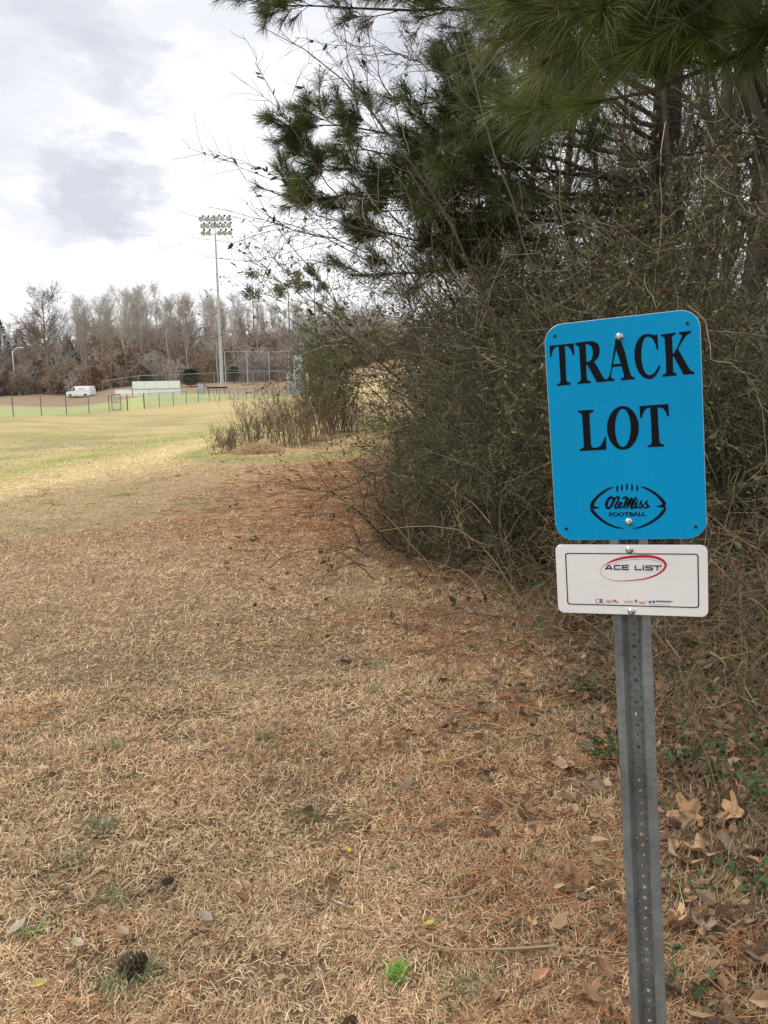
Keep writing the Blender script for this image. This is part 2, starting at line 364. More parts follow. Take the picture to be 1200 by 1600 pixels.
tha = np.unique(np.concatenate([np.linspace(-math.pi, math.pi, 121), np.linspace(-.6, .6, 421)]))[:-1]
rr = np.concatenate([[0.0], np.geomspace(.4, 20, 230), np.geomspace(20.6, 300, 150), np.geomspace(330, 2200, 12)])
RR, TH = np.meshgrid(rr, tha, indexing='ij'); GX = RR*np.sin(TH); GY = RR*np.cos(TH); GZ = terrain(GX, GY)
ni, nj = RR.shape; ii = np.arange(ni*nj).reshape(ni, nj); a = ii[:-1]; b = ii[1:]
FQ = np.stack([a, b, np.roll(b, -1, 1), np.roll(a, -1, 1)], -1).reshape(-1, 4)[:, ::-1]
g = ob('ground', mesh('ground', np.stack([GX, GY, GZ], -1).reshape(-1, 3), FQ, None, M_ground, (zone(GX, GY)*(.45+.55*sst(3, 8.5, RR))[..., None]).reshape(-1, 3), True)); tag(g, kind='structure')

# ------------------------------------------------------------------ dry grass, needles, litter (uncountable cover)
STRAW = [(.90, .68, .43), (.70, .50, .295), (.55, .375, .215), (.27, .17, .095), (.72, .57, .39), (.09, .065, .042), (.25, .27, .11), (.46, .25, .12)]
def scatter(n, d0, d1, amin, amax, pw):
    u = rng.uniform(0, 1, n); q = 2-pw
    d = (d0**q + u*(d1**q-d0**q))**(1/q); th = rng.uniform(amin, amax, n)
    return d*np.sin(th), d*np.cos(th), d
def blades(n, d0, d1, pw):
    x, y, d = scatter(n, d0, d1, -.56, .56, pw)
    e = x - edge_x(y); cl = wob(x, y, .22, 1)+wob(x, y, .09, 3)
    keep = (rng.uniform(0, 1, n) < np.clip(.75+.7*cl, .17, 1)) & (rng.uniform(0, 1, n) < 1-sst(17, 45, d)) & (rng.uniform(0, 1, n) > 0.75*sst(.1, .8, e)); x, y, d, e = x[keep], y[keep], d[keep], e[keep]; n = len(x)
    z = terrain(x, y); az = 5*wob(x, y, .42, 4) + rng.normal(0, .95, n) + math.pi*(rng.uniform(0, 1, n) < .5)
    el = np.abs(rng.normal(.1, .42, n)); Ln = rng.gamma(5, .0050, n)*(1+.07*d); w = (.0013+.00034*d)*rng.uniform(.7, 1.5, n)
    tall = sst(-.1, .6, e)*(rng.uniform(0, 1, n) < .3); Ln = Ln*(1+1.6*tall); el = el + tall*.5
    h = np.stack([np.cos(az), np.sin(az), np.zeros(n)], 1); up = np.array([0, 0, 1.0]); s = np.stack([-np.sin(az), np.cos(az), rng.normal(0, .5, n)], 1); s = unit(s)*w[:, None]*.5
    bend = rng.normal(0, .22, n)[:, None]*np.stack([-np.sin(az), np.cos(az), np.zeros(n)], 1)
    p0 = np.stack([x, y, z+rng.uniform(-.004, .014, n)], 1)
    p1 = p0 + (h*np.cos(el)[:, None]+up*np.sin(el)[:, None])*Ln[:, None]*.5
    el2 = el - rng.uniform(.0, .5, n); p2 = p1 + (unit(h+bend)*np.cos(el2)[:, None]+up*np.sin(el2)[:, None])*Ln[:, None]*.5
    p2[:, 2] = np.maximum(p2[:, 2], z+.002)
    V = np.stack([p0-s, p0+s, p1+s*.9, p1-s*.9, p2], 1).reshape(-1, 3); i = np.arange(n)*5
    p = np.array([.2, .24, .2, .12, .13, .06, .02, .03]); c = pal(STRAW, n, p/p.sum(), .16)
    zc = zone(x, y); zl = zc/np.array([.36, .25, .155]); c = c*np.clip(zl, .45, 1.9)**.85*(.97+.16*wob(x, y, .28, 2)[:, None]+.10*wob(x, y, 1.3, 4)[:, None])*.9
    return V, np.stack([i, i+1, i+2, i+3], 1), np.stack([i+3, i+2, i+4], 1), np.repeat(c, 5, 0)
A = Acc()
for n, d0, d1, pw in ((430000, 1.45, 4.2, 1.0), (290000, 4.0, 9.5, 1.3), (210000, 8.5, 46, 1.75)):
    V, F4, F3, c = blades(n, d0, d1, pw); A.add(V, F4, F3, c)
tag(ob('dry_grass', A.mesh('dry_grass', M_grass)), 'short straw coloured winter grass covering the open ground', 'grass', kind='stuff')
# orange pine straw, in patches
x, y, d = scatter(42000, 1.5, 16, -.55, .55, 1.1); e = x-edge_x(y)
pr = np.clip(.02 + .55*sst(-2.2, -.2, e+wob(x, y, 1)*.8)*sst(-.2, .45, wob(x, y, .45, 6)+.15) + .30*sst(.5, .8, wob(x, y, .6, 8)) + .5*sst(-3.5, -1, e)*sst(6, 9, y), 0, 1)
k = rng.uniform(0, 1, len(x)) < pr; x, y, d = x[k], y[k], d[k]; n = len(x); az = rng.normal(.5, .9, n)
Ln = rng.uniform(.10, .21, n); h = np.stack([np.cos(az), np.sin(az), rng.normal(.02, .07, n)], 1)
p0 = np.stack([x, y, terrain(x, y)+rng.uniform(.012, .035, n)], 1); P = grow(p0, h, Ln, 3, .07, -.01)
P[:, :, 2] = np.maximum(P[:, :, 2], terrain(P[:, :, 0], P[:, :, 1])+.006)
V, F4, c = tubes(P, np.repeat((.0007+.00022*d)[:, None], 3, 1), 3, pal([(.42, .19, .08), (.34, .13, .055), (.46, .26, .12), (.26, .12, .06)], n))
tag(ob('pine_straw', Acc().add(V, F4, None, c).mesh('pine_straw', M_grass)), 'scattered orange brown pine needles lying in the grass', 'pine needles', kind='stuff')
# small leaf litter
x, y, d = scatter(26000, 1.6, 22, -.2, .56, 1.0); x2, y2, d2 = scatter(1500, 1.6, 22, -.55, .3, 1.0); x = np.r_[x, x2]; y = np.r_[y, y2]; d = np.r_[d, d2]; e = x-edge_x(y)
k = rng.uniform(0, 1, len(x)) < np.clip(.03+.25*sst(-.7, .0, e+wob(x, y, .6, 3)*.5)+.7*sst(.0, .5, e+wob(x, y, .6, 3)*.3), 0, 1); x, y, d = x[k], y[k], d[k]; n = len(x)
az = rng.uniform(0, 6.28, n); dr = np.stack([np.cos(az), np.sin(az), rng.normal(.15, .3, n)], 1)
V, F3, c = leaves(np.stack([x, y, terrain(x, y)+.014+.03*rng.uniform(0, 1, n)], 1), dr, rng.uniform(.022, .065, n)*(1+.03*d), .6, pal([(.30, .18, .10), (.20, .12, .07), (.38, .26, .15), (.13, .085, .055), (.25, .19, .13)], n), fold=.35)
tag(ob('leaf_litter', Acc().add(V, None, F3, c).mesh('leaf_litter', M_dead)), 'small dead brown leaves littering the thicket edge', 'leaf litter', kind='stuff')

# ------------------------------------------------------------------ the sign
O1 = np.array([0.49628, 1.70116, 1.39796]); R1 = np.array([[0.92246, -0.07297, -0.37913], [-0.3797, 0.00638, -0.92509], [0.06992, 0.99731, -0.02182]])
O2 = np.array([0.51311, 1.68664, 1.08611]); R2 = np.array([[0.9324, -0.06998, -0.35458], [-0.35762, -0.03675, -0.93314], [0.05227, 0.99687, -0.05929]])
def on(o, R, px, py):
    d = ray(px, py); n = R[:, 2]; t = ((o-CAM)@n)/(d@n); q = (CAM+d*t-o)@R; return q[:2]
def m4(o, R):
    m = Matrix(R.tolist()).to_4x4(); m.translation = Vector(o.tolist()); return m
PU = np.array([-0.06359, 0.02375, 0.99769]); PN = unit((R1[:, 2]+R2[:, 2])/2); PN = unit(PN - (PN@PU)*PU); PX = np.cross(PU, PN)
PB = np.array([0.58298, 1.66483, 0.0]) - PN*.009
RP = np.stack([PX, PU, PN], 1)
sign = thing('sign_post', 'leaning steel channel post carrying a blue TRACK LOT sign above a white plate', 'sign', PB)
SB = Matrix.Translation(Vector(PB.tolist())).inverted()
def under(o, M): o.parent = sign; o.matrix_local = SB @ M; return o
# channel post: hat section, with round holes each inch
def hat():
    hw, fi, wb, dp, th = .0385, .0215, .0118, .021, .003
    out = [(-hw, 0), (-fi, 0), (-wb, -dp), (wb, -dp), (fi, 0), (hw, 0)]
    inn = [(hw, -th), (fi+.0015, -th), (wb+.002, -dp-th), (-wb-.002, -dp-th), (-fi-.0015, -th), (-hw, -th)]
    return out, inn
out, inn = hat(); A = Acc(); y0, y1 = -.35, 1.615
step = .0254; hr = .0048; ys = np.arange(.02, y1-.02, step)
def strip(p, q, ya, yb):
    A.add([(p[0], ya, p[1]), (q[0], ya, q[1]), (q[0], yb, q[1]), (p[0], yb, p[1])], [[0, 1, 2, 3]])
ring = out+inn
for i in range(len(ring)):
    p, q = ring[i], ring[(i+1) % len(ring)]
    if i in (2, 8):                                    # the web, pierced
        z = p[1]; x0, x1 = p[0], q[0]
        strip(p, q, y0, ys[0]-step/2)
        strip(p, q, ys[-1]+step/2, y1)
        for yc in ys:
            t = np.linspace(0, 2*math.pi, 17)[:-1] + math.pi/16
            inner = np.stack([np.cos(t)*hr, yc+np.sin(t)*hr, np.full(16, z)], 1)
            sx = (x1-x0)/2; m = np.maximum(np.abs(np.cos(t)), np.abs(np.sin(t)))
            o_ = np.stack([np.cos(t)/m*abs(sx), yc+np.sin(t)/m*step/2, np.full(16, z)], 1)
            idx = np.arange(16); F4 = np.stack([idx, idx+16, (idx+1) % 16+16, (idx+1) % 16], 1)
            A.add(np.vstack([inner, o_]), F4)
            if i == 2:
                back = inner.copy(); back[:, 2] = z-.003; A.add(np.vstack([inner, back]), np.stack([idx, (idx+1) % 16, (idx+1) % 16+16, idx+16], 1))
    else: strip(p, q, y0, y1)
capv = [(x, y1, z) for x, z in ring]
A.add(capv, [[0, 1, 10, 11], [1, 2, 9, 10], [2, 3, 8, 9], [3, 4, 7, 8], [4, 5, 6, 7]])
under(ob('post', A.mesh('post', M_galv)), m4(PB, RP))
def rrect(w, h, r, seg=10):
    pts = []
    for cx, cy, a0 in ((w/2-r, h/2-r, 0), (-w/2+r, h/2-r, 90), (-w/2+r, -h/2+r, 180), (w/2-r, -h/2+r, 270)):
        for i in range(seg+1):
            a = math.radians(a0+90*i/seg); pts.append((cx+r*math.cos(a), cy+r*math.sin(a)))
    return np.array(pts)
def plate(name, w, h, r, th, face, parent_M, bev=.0006):
    o = rrect(w, h, r); n = len(o); i_ = rrect(w-2*bev, h-2*bev, r-bev)
    V = np.vstack([np.c_[i_, np.zeros(n)], np.c_[o, np.full(n, -bev)], np.c_[o, np.full(n, -th)], [[0, 0, 0]], [[0, 0, -th]]])
    k = np.arange(n); k2 = (k+1) % n
    F4 = np.vstack([np.stack([k, k+n, k2+n, k2], 1), np.stack([k+n, k+2*n, k2+2*n, k2+n], 1)])
    F3 = np.vstack([np.stack([np.full(n, 3*n), k, k2], 1), np.stack([np.full(n, 3*n+1), k2+2*n, k+2*n], 1)])
    me = mesh(name, V, F4, F3, M_alu); me.materials.append(face)
    mi = np.zeros(len(F4)+len(F3), np.int32); mi[len(F4):len(F4)+n] = 1; me.polygons.foreach_set('material_index', mi)
    return under(ob(name, me), parent_M)
MP1, MP2 = m4(O1, R1), m4(O2, R2)
panel = plate('sign_panel', .3048, .4572, .038, .002, M_blue, MP1); panel['label'] = 'bright blue rounded panel reading TRACK LOT'
nplate = plate('name_plate', .3048, .1524, .014, .0015, M_plate, MP2); nplate['label'] = 'small white plate with red oval logo and navy border'
def decal(name, polys, parent, m, z=.0005):
    A = Acc()
    for loops in polys:
        vs = [[Vector((p[0], p[1], 0)) for p in l] for l in loops]; flat = np.array([p for l in loops for p in l])
        t = tessellate_polygon(vs); F3 = []
        for q in t:
            p = flat[list(q)]; cr = (p[1]-p[0])[0]*(p[2]-p[0])[1]-(p[1]-p[0])[1]*(p[2]-p[0])[0]
            F3.append(q if cr > 0 else q[::-1])
        A.add(np.c_[flat, np.full(len(flat), z)], None, F3)
    return ob(name, A.mesh(name, m), parent)
def stroke(pts, w):
    """ribbon polygon along pts with half-widths, both rounded ends"""
    p = np.array(pts, float); w = np.broadcast_to(np.array(w, float), (len(p),))/2
    t = np.gradient(p, axis=0); t = t/np.linalg.norm(t, axis=1, keepdims=True); nn = np.stack([-t[:, 1], t[:, 0]], 1)
    return [list(map(tuple, p+nn*w[:, None])) + list(map(tuple, (p-nn*w[:, None])[::-1]))]
def spline(pts, n=6):
    p = np.array(pts, float); q = np.vstack([2*p[0]-p[1], p, 2*p[-1]-p[-2]]); o = []
    for i in range(1, len(q)-2):
        for t in np.arange(n)/n:
            o.append(.5*((2*q[i])+(q[i+1]-q[i-1])*t+(2*q[i-1]-5*q[i]+4*q[i+1]-q[i+2])*t*t+(3*q[i]-q[i-1]-3*q[i+1]+q[i+2])*t**3))
    o.append(p[-1]); return np.array(o)
def vst(pts, n=6):                                     # (x, y, width) control points -> ribbon quads as small polygons (safe when it crosses itself)
    s = spline(pts, n); p = s[:, :2]; w = np.maximum(s[:, 2], 2)/2
    t = np.gradient(p, axis=0); t = t/np.maximum(np.linalg.norm(t, axis=1, keepdims=True), 1e-6); nn = np.stack([-t[:, 1], t[:, 0]], 1)
    a, b = p+nn*w[:, None], p-nn*w[:, None]
    return [[[tuple(a[i]), tuple(a[i+1]), tuple(b[i+1]), tuple(b[i])]] for i in range(len(p)-1)]
def vsb(pts, n=6): return vst([(x, y, w*1.35) for x, y, w in pts], n)
def ell(cx, cy, rx, ry, n=40): return [(cx+rx*math.cos(a), cy+ry*math.sin(a)) for a in np.linspace(0, 2*math.pi, n, endpoint=False)]
def mapper(k, ox, oy, sc):
    o, R = ((O1, R1), (O2, R2))[k]
    return lambda polys: [[[on(o, R, ox+x/sc, oy+y/sc) for x, y in l] for l in P] for P in polys]
m1 = mapper(0, 850, 500, 9.231); m2 = mapper(0, 970, 500, 9.231); m3 = mapper(0, 890, 620, 7.059); mE = mapper(0, 900, 740, 7.5); mO = mapper(0, 930, 770, 12)
TRA = [[[(80,370),(427,335),(437,500),(415,503),(400,455),(380,418),(345,380),(300,376),(312,620),(322,860),(335,888),(380,905),(384,932),(186,950),(186,930),(225,912),(240,880),(225,620),(210,382),(170,388),(140,412),(118,470),(108,533),(90,535)]],
 [[(448,330),(640,305),(700,305),(750,320),(785,355),(802,410),(800,480),(780,545),(722,600),(780,690),(845,815),(880,853),(905,858),(905,885),(765,900),(622,640),(612,640),(610,690),(618,850),(635,870),(672,882),(672,908),(482,924),(482,902),(520,885),(535,855),(520,620),(508,400),(498,378),(450,355)],[(600,350),(640,350),(675,370),(700,420),(705,490),(690,560),(655,598),(612,603)]],
 [[(1035,262),(1100,268),(1130,360),(1168,460),(1208,640),(1248,785),(1268,815),(1308,825),(1308,853),(1108,870),(1108,845),(1145,830),(1156,800),(1118,665),(985,680),(965,800),(970,825),(985,842),(1020,852),(1020,877),(906,885),(906,856),(935,820),(955,760),(1000,480)],[(1040,420),(1108,628),(995,638)]]]
CK = [[[(528,205),(540,428),(518,430),(500,350),(470,290),(430,248),(385,238),(345,258),(315,320),(298,420),(296,540),(308,640),(335,730),(370,780),(410,797),(455,785),(500,740),(530,690),(548,650),(570,665),(545,735),(500,810),(455,845),(390,853),(320,825),(255,750),(215,650),(195,540),(198,440),(220,340),(260,265),(315,215),(385,200),(440,205),(480,220),(500,210)]],
 [[(575,210),(790,180),(790,207),(750,225),(738,250),(745,380),(750,482),(768,478),(815,390),(870,260),(885,225),(870,212),(842,205),(842,172),(1012,155),(1012,183),(965,205),(930,240),(825,415),(900,550),(985,700),(1025,740),(1060,748),(1060,778),(905,790),(762,522),(750,522),(755,740),(770,760),(805,770),(805,800),(602,818),(602,788),(640,778),(655,750),(650,560),(640,420),(632,270),(620,245),(578,228)]]]
LOT = [[[(92,152),(262,142),(262,165),(230,175),(218,195),(228,400),(238,545),(265,562),(310,558),(345,535),(370,490),(388,440),(403,440),(403,582),(115,598),(115,578),(148,565),(158,540),(150,400),(138,210),(128,185),(95,170)]],
 [ell(588,342,175,241,48), ell(587,342,86,210,48)],
 [[(770,102),(1088,78),(1097,212),(1077,213),(1060,165),(1030,125),(970,115),(978,300),(990,490),(1005,515),(1042,525),(1042,548),(858,555),(858,540),(895,525),(907,500),(900,300),(888,120),(860,123),(830,145),(808,190),(795,232),(778,233)]]]
for gl in m1(TRA)+m2(CK)+m3(LOT): decal('letter', [gl], panel, M_black)
EM = (vst([(442,156,5),(380,178,22),(300,230,28),(235,290,32),(195,345,40),(168,388,18)]) + vst([(168,402,14),(195,440,38),(240,490,36),(310,550,30),(400,602,24),(480,630,18),(570,644,5)])
  + vst([(755,151,5),(820,172,22),(900,215,28),(970,270,32),(1020,325,40),(1053,360,18)]) + vst([(1055,395,14),(1025,440,38),(980,495,34),(910,550,30),(830,595,26),(750,628,18),(668,644,5)])
  + [[[(175,372),(205,355),(218,380),(285,397),(212,415),(176,412)]], [[(1045,352),(1012,342),(1003,365),(930,380),(1003,398),(1048,402)]]] + [[ell(cx, cy, 11, 41, 16)] for cx, cy in ((483,175),(537,163),(597,155),(656,162),(717,170))])
OM = (vsb([(345,95,20),(290,85,36),(235,140,38),(208,225,42),(240,285,36),(285,265,30),(325,190,34),(352,110,34),(330,85,20)]) + vsb([(355,140,24),(400,80,20),(440,85,30),(420,160,28),(375,250,30),(390,285,28),(430,255,20)])
  + vsb([(430,250,16),(490,205,24),(492,180,22),(462,195,28),(440,255,30),(465,282,26),(515,240,16)]) + vsb([(505,115,16),(540,88,28),(595,92,30),(575,170,40),(530,292,26)]) + vsb([(690,85,28),(640,190,42),(588,292,24)]) + vsb([(600,100,20),(640,150,26),(600,230,30)])
  + vsb([(768,80,26),(715,180,44),(672,265,34),(700,288,26),(745,250,16)]) + vsb([(690,120,20),(700,170,26),(680,240,24)]) + vsb([(785,165,28),(755,245,30),(770,282,24),(805,250,16)]) + [[ell(797, 135, 17, 15, 14)]]
  + vsb([(800,265,12),(870,145,18),(855,190,26),(880,240,28),(855,278,24),(812,275,18)]) + vsb([(880,270,12),(975,145,18),(955,190,26),(985,240,28),(955,278,24),(905,272,18)]) + vsb([(975,275,18),(1000,265,18),(1025,235,10)]))
decal('emblem', mE(EM)+mO(OM), panel, M_black)
def text(name, body, parent, m, p0, p1, caph, bold=.0, z=.0005, sx=None):
    """sans text from local point p0 to p1 (baseline ends), cap height caph"""
    cu = bpy.data.curves.new(name, 'FONT'); cu.body = body; cu.size = 1.0; cu.offset = bold
    t = bpy.data.objects.new(name, cu); COL.objects.link(t); dg = bpy.context.evaluated_depsgraph_get(); dg.update()
    me = bpy.data.meshes.new_from_object(t.evaluated_get(dg)); bpy.data.objects.remove(t); bpy.data.curves.remove(cu)
    v = np.empty(len(me.vertices)*3, np.float32); me.vertices.foreach_get('co', v); v = v.reshape(-1, 3)
    x0, x1 = v[:, 0].min(), v[:, 0].max(); y1_ = v[:, 1].max(); p0, p1 = np.array(p0), np.array(p1); d = p1-p0; u = unit(d); nn = np.array([-u[1], u[0]])
    q = p0 + ((v[:, :1]-x0)/(x1-x0))*d + (v[:, 1:2]/y1_*caph)*nn
    me.vertices.foreach_set('co', np.c_[q, np.full(len(q), z)].astype(np.float32).ravel()); me.update(); me.materials.clear(); me.materials.append(m)
    return ob(name, me, parent)
def P1(px, py): return on(O1, R1, px, py)
def P2(px, py): return on(O2, R2, px, py)
text('caption', 'FOOTBALL', panel, M_black, P1(930+263/12, 770+443/12), P1(930+950/12, 770+430/12), .0085, .03)
# white plate printing
mA = mapper(1, 920, 860, 8.571); mB = mapper(1, 850, 840, 4.444)
b0 = [P2(850+x/4.444, 840+y/4.444) for x, y in ((145, 106), (1072, 112), (1078, 488), (163, 464))]
bw = np.array(b0); cx, cy = bw.mean(0); bwid, bhei = bw[1, 0]-bw[0, 0], bw[0, 1]-bw[3, 1]
ro = rrect(abs(bwid), abs(bhei), .006)+[cx, cy]; ri = rrect(abs(bwid)-.0045, abs(bhei)-.0045, .0045)+[cx, cy]
decal('border', [[[tuple(ro[i]), tuple(ro[(i+1) % len(ro)]), tuple(ri[(i+1) % len(ri)]), tuple(ri[i])]] for i in range(len(ro))], nplate, M_navy)
oval = vst([(148,290,4),(165,240,5),(230,185,12),(330,135,26),(470,98,34),(620,82,36),(760,77,38),(880,90,36),(980,128,36),(1028,185,34),(1010,245,28),(950,300,24),(850,350,20),(720,385,16),(560,402,12),(400,408,8),(280,390,5),(185,340,4),(148,290,4)])
decal('oval_ring', mA(oval), nplate, M_red)
decal('inner_ring', mA(vst([(300,185,3),(450,140,4),(620,118,5),(800,118,6),(930,150,6),(978,195,6),(945,255,4)])), nplate, M_grey, .0006)
def bars(segs, w=17):
    o = []
    for (x0, y0), (x1, y1) in segs:
        d = np.array([x1-x0, y1-y0], float); d /= np.linalg.norm(d); nn = np.array([-d[1], d[0]])*w/2; p, q = np.array([x0, y0]), np.array([x1, y1]); o.append([[tuple(p+nn), tuple(q+nn), tuple(q-nn), tuple(p-nn)]])
    return o
ACE = bars([((222,260),(266,193)),((274,193),(314,260)),((240,240),(300,240)),((430,201),(348,201)),((344,196),(344,256)),((346,251),(430,251)),((538,199),(450,199)),((452,194),(452,258)),((452,255),(538,255)),((452,227),(528,227)),
  ((624,195),(624,264)),((624,257),(712,257)),((731,195),(731,266)),((858,206),(770,206)),((768,201),(766,236)),((766,231),(852,234)),((850,229),(850,264)),((756,260),(852,260)),((866,206),(972,206)),((918,204),(914,270))], 16)
decal('plate_lettering', mA(ACE), nplate, M_navy, .0008)
mL = mapper(1, 920, 920, 7.5)
decal('sponsor_marks', mL(bars([((84,120),(84,168)),((82,122),(120,122)),((82,166),(120,166))], 7) + vst([(225,128,6),(208,148,8),(222,164,8),(240,145,6),(232,128,5)]) + vst([(255,125,5),(245,160,6),(262,160,5)]) + vst([(265,150,5),(280,142,5),(266,162,6)]) + vst([(285,162,5),(295,126,8),(305,150,8),(318,128,8),(316,162,6)]) + vst([(325,148,6),(330,163,6),(345,150,6),(340,164,6)])
  + bars([((416,138),(416,168)),((416,140),(432,146)),((430,150),(436,168)),((446,138),(446,168)),((446,140),(462,140)),((446,153),(460,153)),((446,167),(462,167)),((472,138),(472,168)),((474,139),(486,150)),((486,154),(474,167)),((496,138),(496,168)),((496,140),(512,140)),((496,153),(510,153)),((496,167),(512,167)),((522,138),(522,168))], 4) + vst([(580,165,6),(600,150,6),(612,166,6),(630,150,6),(640,168,6),(665,142,6)]) + vst([(590,172,3),(640,176,5),(662,178,4)])), nplate, M_red)
decal('sponsor_marks', mL(bars([((132,121),(132,170)),((130,123),(160,123)),((158,124),(158,144)),((132,145),(160,145)),((142,146),(166,170))], 9)), nplate, M_navy)
decal('sponsor_figure', mL(vst([(538,130,6),(556,142,14),(552,168,10)]) + vst([(570,128,4),(556,142,8)]) + [[ell(550, 128, 5, 5, 10)]]), nplate, M_navy)
decal('sponsor_caption', mL(bars([((784,140),(985,146)),((784,151),(960,157))], 7) + bars([((715,183),(955,190))], 3)), nplate, M_navy)
decal('sponsor_marks', mL(bars([((716,136),(716,172)),((699,154),(734,154))], 13) + [[[(744,137),(775,139),(774,156),(760,173),(745,156)]]]), nplate, M_inkblue)
for bx in (190, 685): decal('divider', mL(bars([((bx,124),(bx,170))], 2)), nplate, M_grey, .0007)
# bolts; empty corner holes imitated by dark-coloured raised rings and discs
def bolt_mesh(r, h):
    A = Acc(); V = []; prof = [(r*1.5, 0), (r*1.5, h*.18), (r*1.02, h*.2), (r, h*.55), (r*.75, h*.9), (r*.35, h), (r*.3, h*.8), (0, h*.78)]; k = 14
    for pr, z in prof: V += [(pr*math.cos(2*math.pi*j/k), pr*math.sin(2*math.pi*j/k), z) for j in range(k)]
    F4 = [[i*k+j, i*k+(j+1) % k, (i+1)*k+(j+1) % k, (i+1)*k+j] for i in range(len(prof)-1) for j in range(k)]
    A.add(V, F4); return A.mesh('bolt', M_bolt, True)
bm_ = bolt_mesh(.0052, .0062)
for pl, (px, py), f in ((panel, (968, 526), P1), (panel, (982.5, 815.5), P1), (nplate, (983.5, 859), P2), (nplate, (986.5, 955), P2)):
    q = f(px, py); ob('bolt', bm_, pl, (q[0], q[1], .0002))
for px, py in ((867, 525), (1074, 505), (885, 826), (1087, 823)):
    q = P1(px, py); A = Acc()
    t = np.arange(16)/16*2*math.pi; c_, s_ = np.cos(t), np.sin(t); V = np.vstack([np.c_[c_*.0036, s_*.0036, np.full(16, .0006)], np.c_[c_*.0026, s_*.0026, np.full(16, .0016)], np.c_[c_*.0024, s_*.0024, np.full(16, .0004)], [[0, 0, .0004]]])
    i = np.arange(16); j = (i+1) % 16; A.add(V, np.vstack([np.stack([i, j, j+16, i+16], 1), np.stack([i+16, j+16, j+32, i+32], 1)]), np.stack([i+32, j+32, np.full(16, 48)], 1))
    ob('corner_hole', A.mesh('corner_hole', M_hole), panel, (q[0], q[1], 0))

# ------------------------------------------------------------------ plants of the thicket
BARKC = [(.105, .085, .066), (.13, .105, .078), (.075, .06, .047), (.16, .135, .105)]
TWIGC = [(.085, .07, .045), (.12, .10, .064), (.05, .04, .03), (.36, .31, .225), (.10, .10, .048), (.075, .06, .04), (.14, .118, .075)]  # the one pale tone stands in for highlights on twigs
GREENC = [(.085, .115, .036), (.12, .15, .05), (.06, .085, .032), (.17, .19, .075), (.19, .17, .07)]
def shrub_parts(seed, h=3.0, nst=11, nbr=10, ntw=7, ntt=3, out=.55, arch=-.05, nleaf=1.0, low=.12, lean=(0, 0), thin=1.0, twc=TWIGC):
    g = np.random.default_rng(seed); A = Acc(); B = Acc()
    az = g.uniform(0, 6.283, nst); tilt = g.uniform(.08, out, nst)
    base = np.c_[np.cos(az)*g.uniform(.02, .28, nst), np.sin(az)*g.uniform(.02, .28, nst), np.full(nst, -.08)]
    d = np.c_[np.cos(az)*np.sin(tilt)+lean[0], np.sin(az)*np.sin(tilt)+lean[1], np.cos(tilt)]
    Ls = h*g.uniform(.7, 1.12, nst); S = grow(base, d, Ls, 10, .10, arch, g); RS = taper(g.uniform(.008, .017, nst)*h/3, np.full(nst, .0025), 10)
    V, F4, c = tubes(S, RS, 5, pal(BARKC, nst, g=g)); A.add(V, F4, None, c)
    p, dd, r, t = kids(S, RS, nbr, low, .98, (.5, 1.25), g); n = len(p)
    Bz = grow(p, dd, h*.30*g.uniform(.5, 1.2, n)*(1.15-.6*t), 6, .10, -.02, g); RB = taper(np.clip(r*.5, .0022, .007)*thin, np.full(n, .0014), 6)
    V, F4, c = tubes(Bz, RB, 4, pal(twc, n, g=g)); A.add(V, F4, None, c)
    p, dd, r, t = kids(Bz, RB, ntw, .15, 1, (.4, 1.2), g); n = len(p)
    Tz = grow(p, dd, h*.115*g.uniform(.5, 1.3, n), 4, .13, -.01, g); RT = taper(np.full(n, .0019)*thin, np.full(n, .0011)*thin, 4)
    V, F4, c = tubes(Tz, RT, 3, pal(twc, n, g=g)); A.add(V, F4, None, c)
    p, dd, r, t = kids(Tz, RT, ntt, .2, 1, (.4, 1.1), g); n = len(p)
    Zz = grow(p, dd, h*.05*g.uniform(.5, 1.4, n), 3, .12, 0, g)
    V, F4, c = tubes(Zz, np.full((n, 3), .0011)*thin, 3, pal(twc, n, g=g)); A.add(V, F4, None, c)
    nl = int(n*nleaf)
    if nl:
        p, dd, r, t = kids(Zz, np.full((n, 3), .001), max(1, int(math.ceil(nleaf))), .1, 1, (.3, 1.3), g); s = g.permutation(len(p))[:nl]
        V, F3, c = leaves(p[s], dd[s]+np.array([0, 0, -.1]), g.uniform(.020, .052, nl), .5, pal(GREENC+[(.24, .15, .08)], nl, [.28, .27, .2, .12, .06, .07], .25, g), g); B.add(V, None, F3, c)
    return A, B
def make_shrub(name, label, cat, group, **kw):
    A, B = shrub_parts(**kw); t = thing(name, label, cat, (0, 0, 0), 0, group)
    ob('stems', A.mesh('stems', M_twig), t)
    if B.n: ob('foliage', B.mesh('foliage', M_leaf), t)
    return t
used = set()
def place(proto, x, y, rz, s, label=None, group=None, sink=0.0):
    z = tz(x, y) - sink; s = (s, s, s) if np.isscalar(s) else s
    if proto.name not in used:
        used.add(proto.name); proto.location = (x, y, z); proto.rotation_euler = (0, 0, rz); proto.scale = s
        if label: proto['label'] = label
        if group: proto['group'] = group
        return proto
    return dup(proto, (x, y, z), rz, s, label, group)
GRP = 'tangled shrubs of the thicket'
LG = 'olive green small-leaved shrub tangled into the thicket behind the sign'; LB = 'leafless brown twiggy shrub tangled into the thicket behind the sign'
PG = [make_shrub('privet_shrub', LG, 'shrub', GRP, seed=s, h=3.2, nst=12, nbr=11, ntw=7, ntt=3, nleaf=2.0, low=.03, thin=1.4) for s in (11, 12, 13)]
PBs = [make_shrub('twiggy_shrub', LB, 'shrub', GRP, seed=s, h=3.4, nst=13, nbr=11, ntw=6, ntt=3, nleaf=.8, low=.03, out=.65, thin=1.5) for s in (21, 22, 23)]
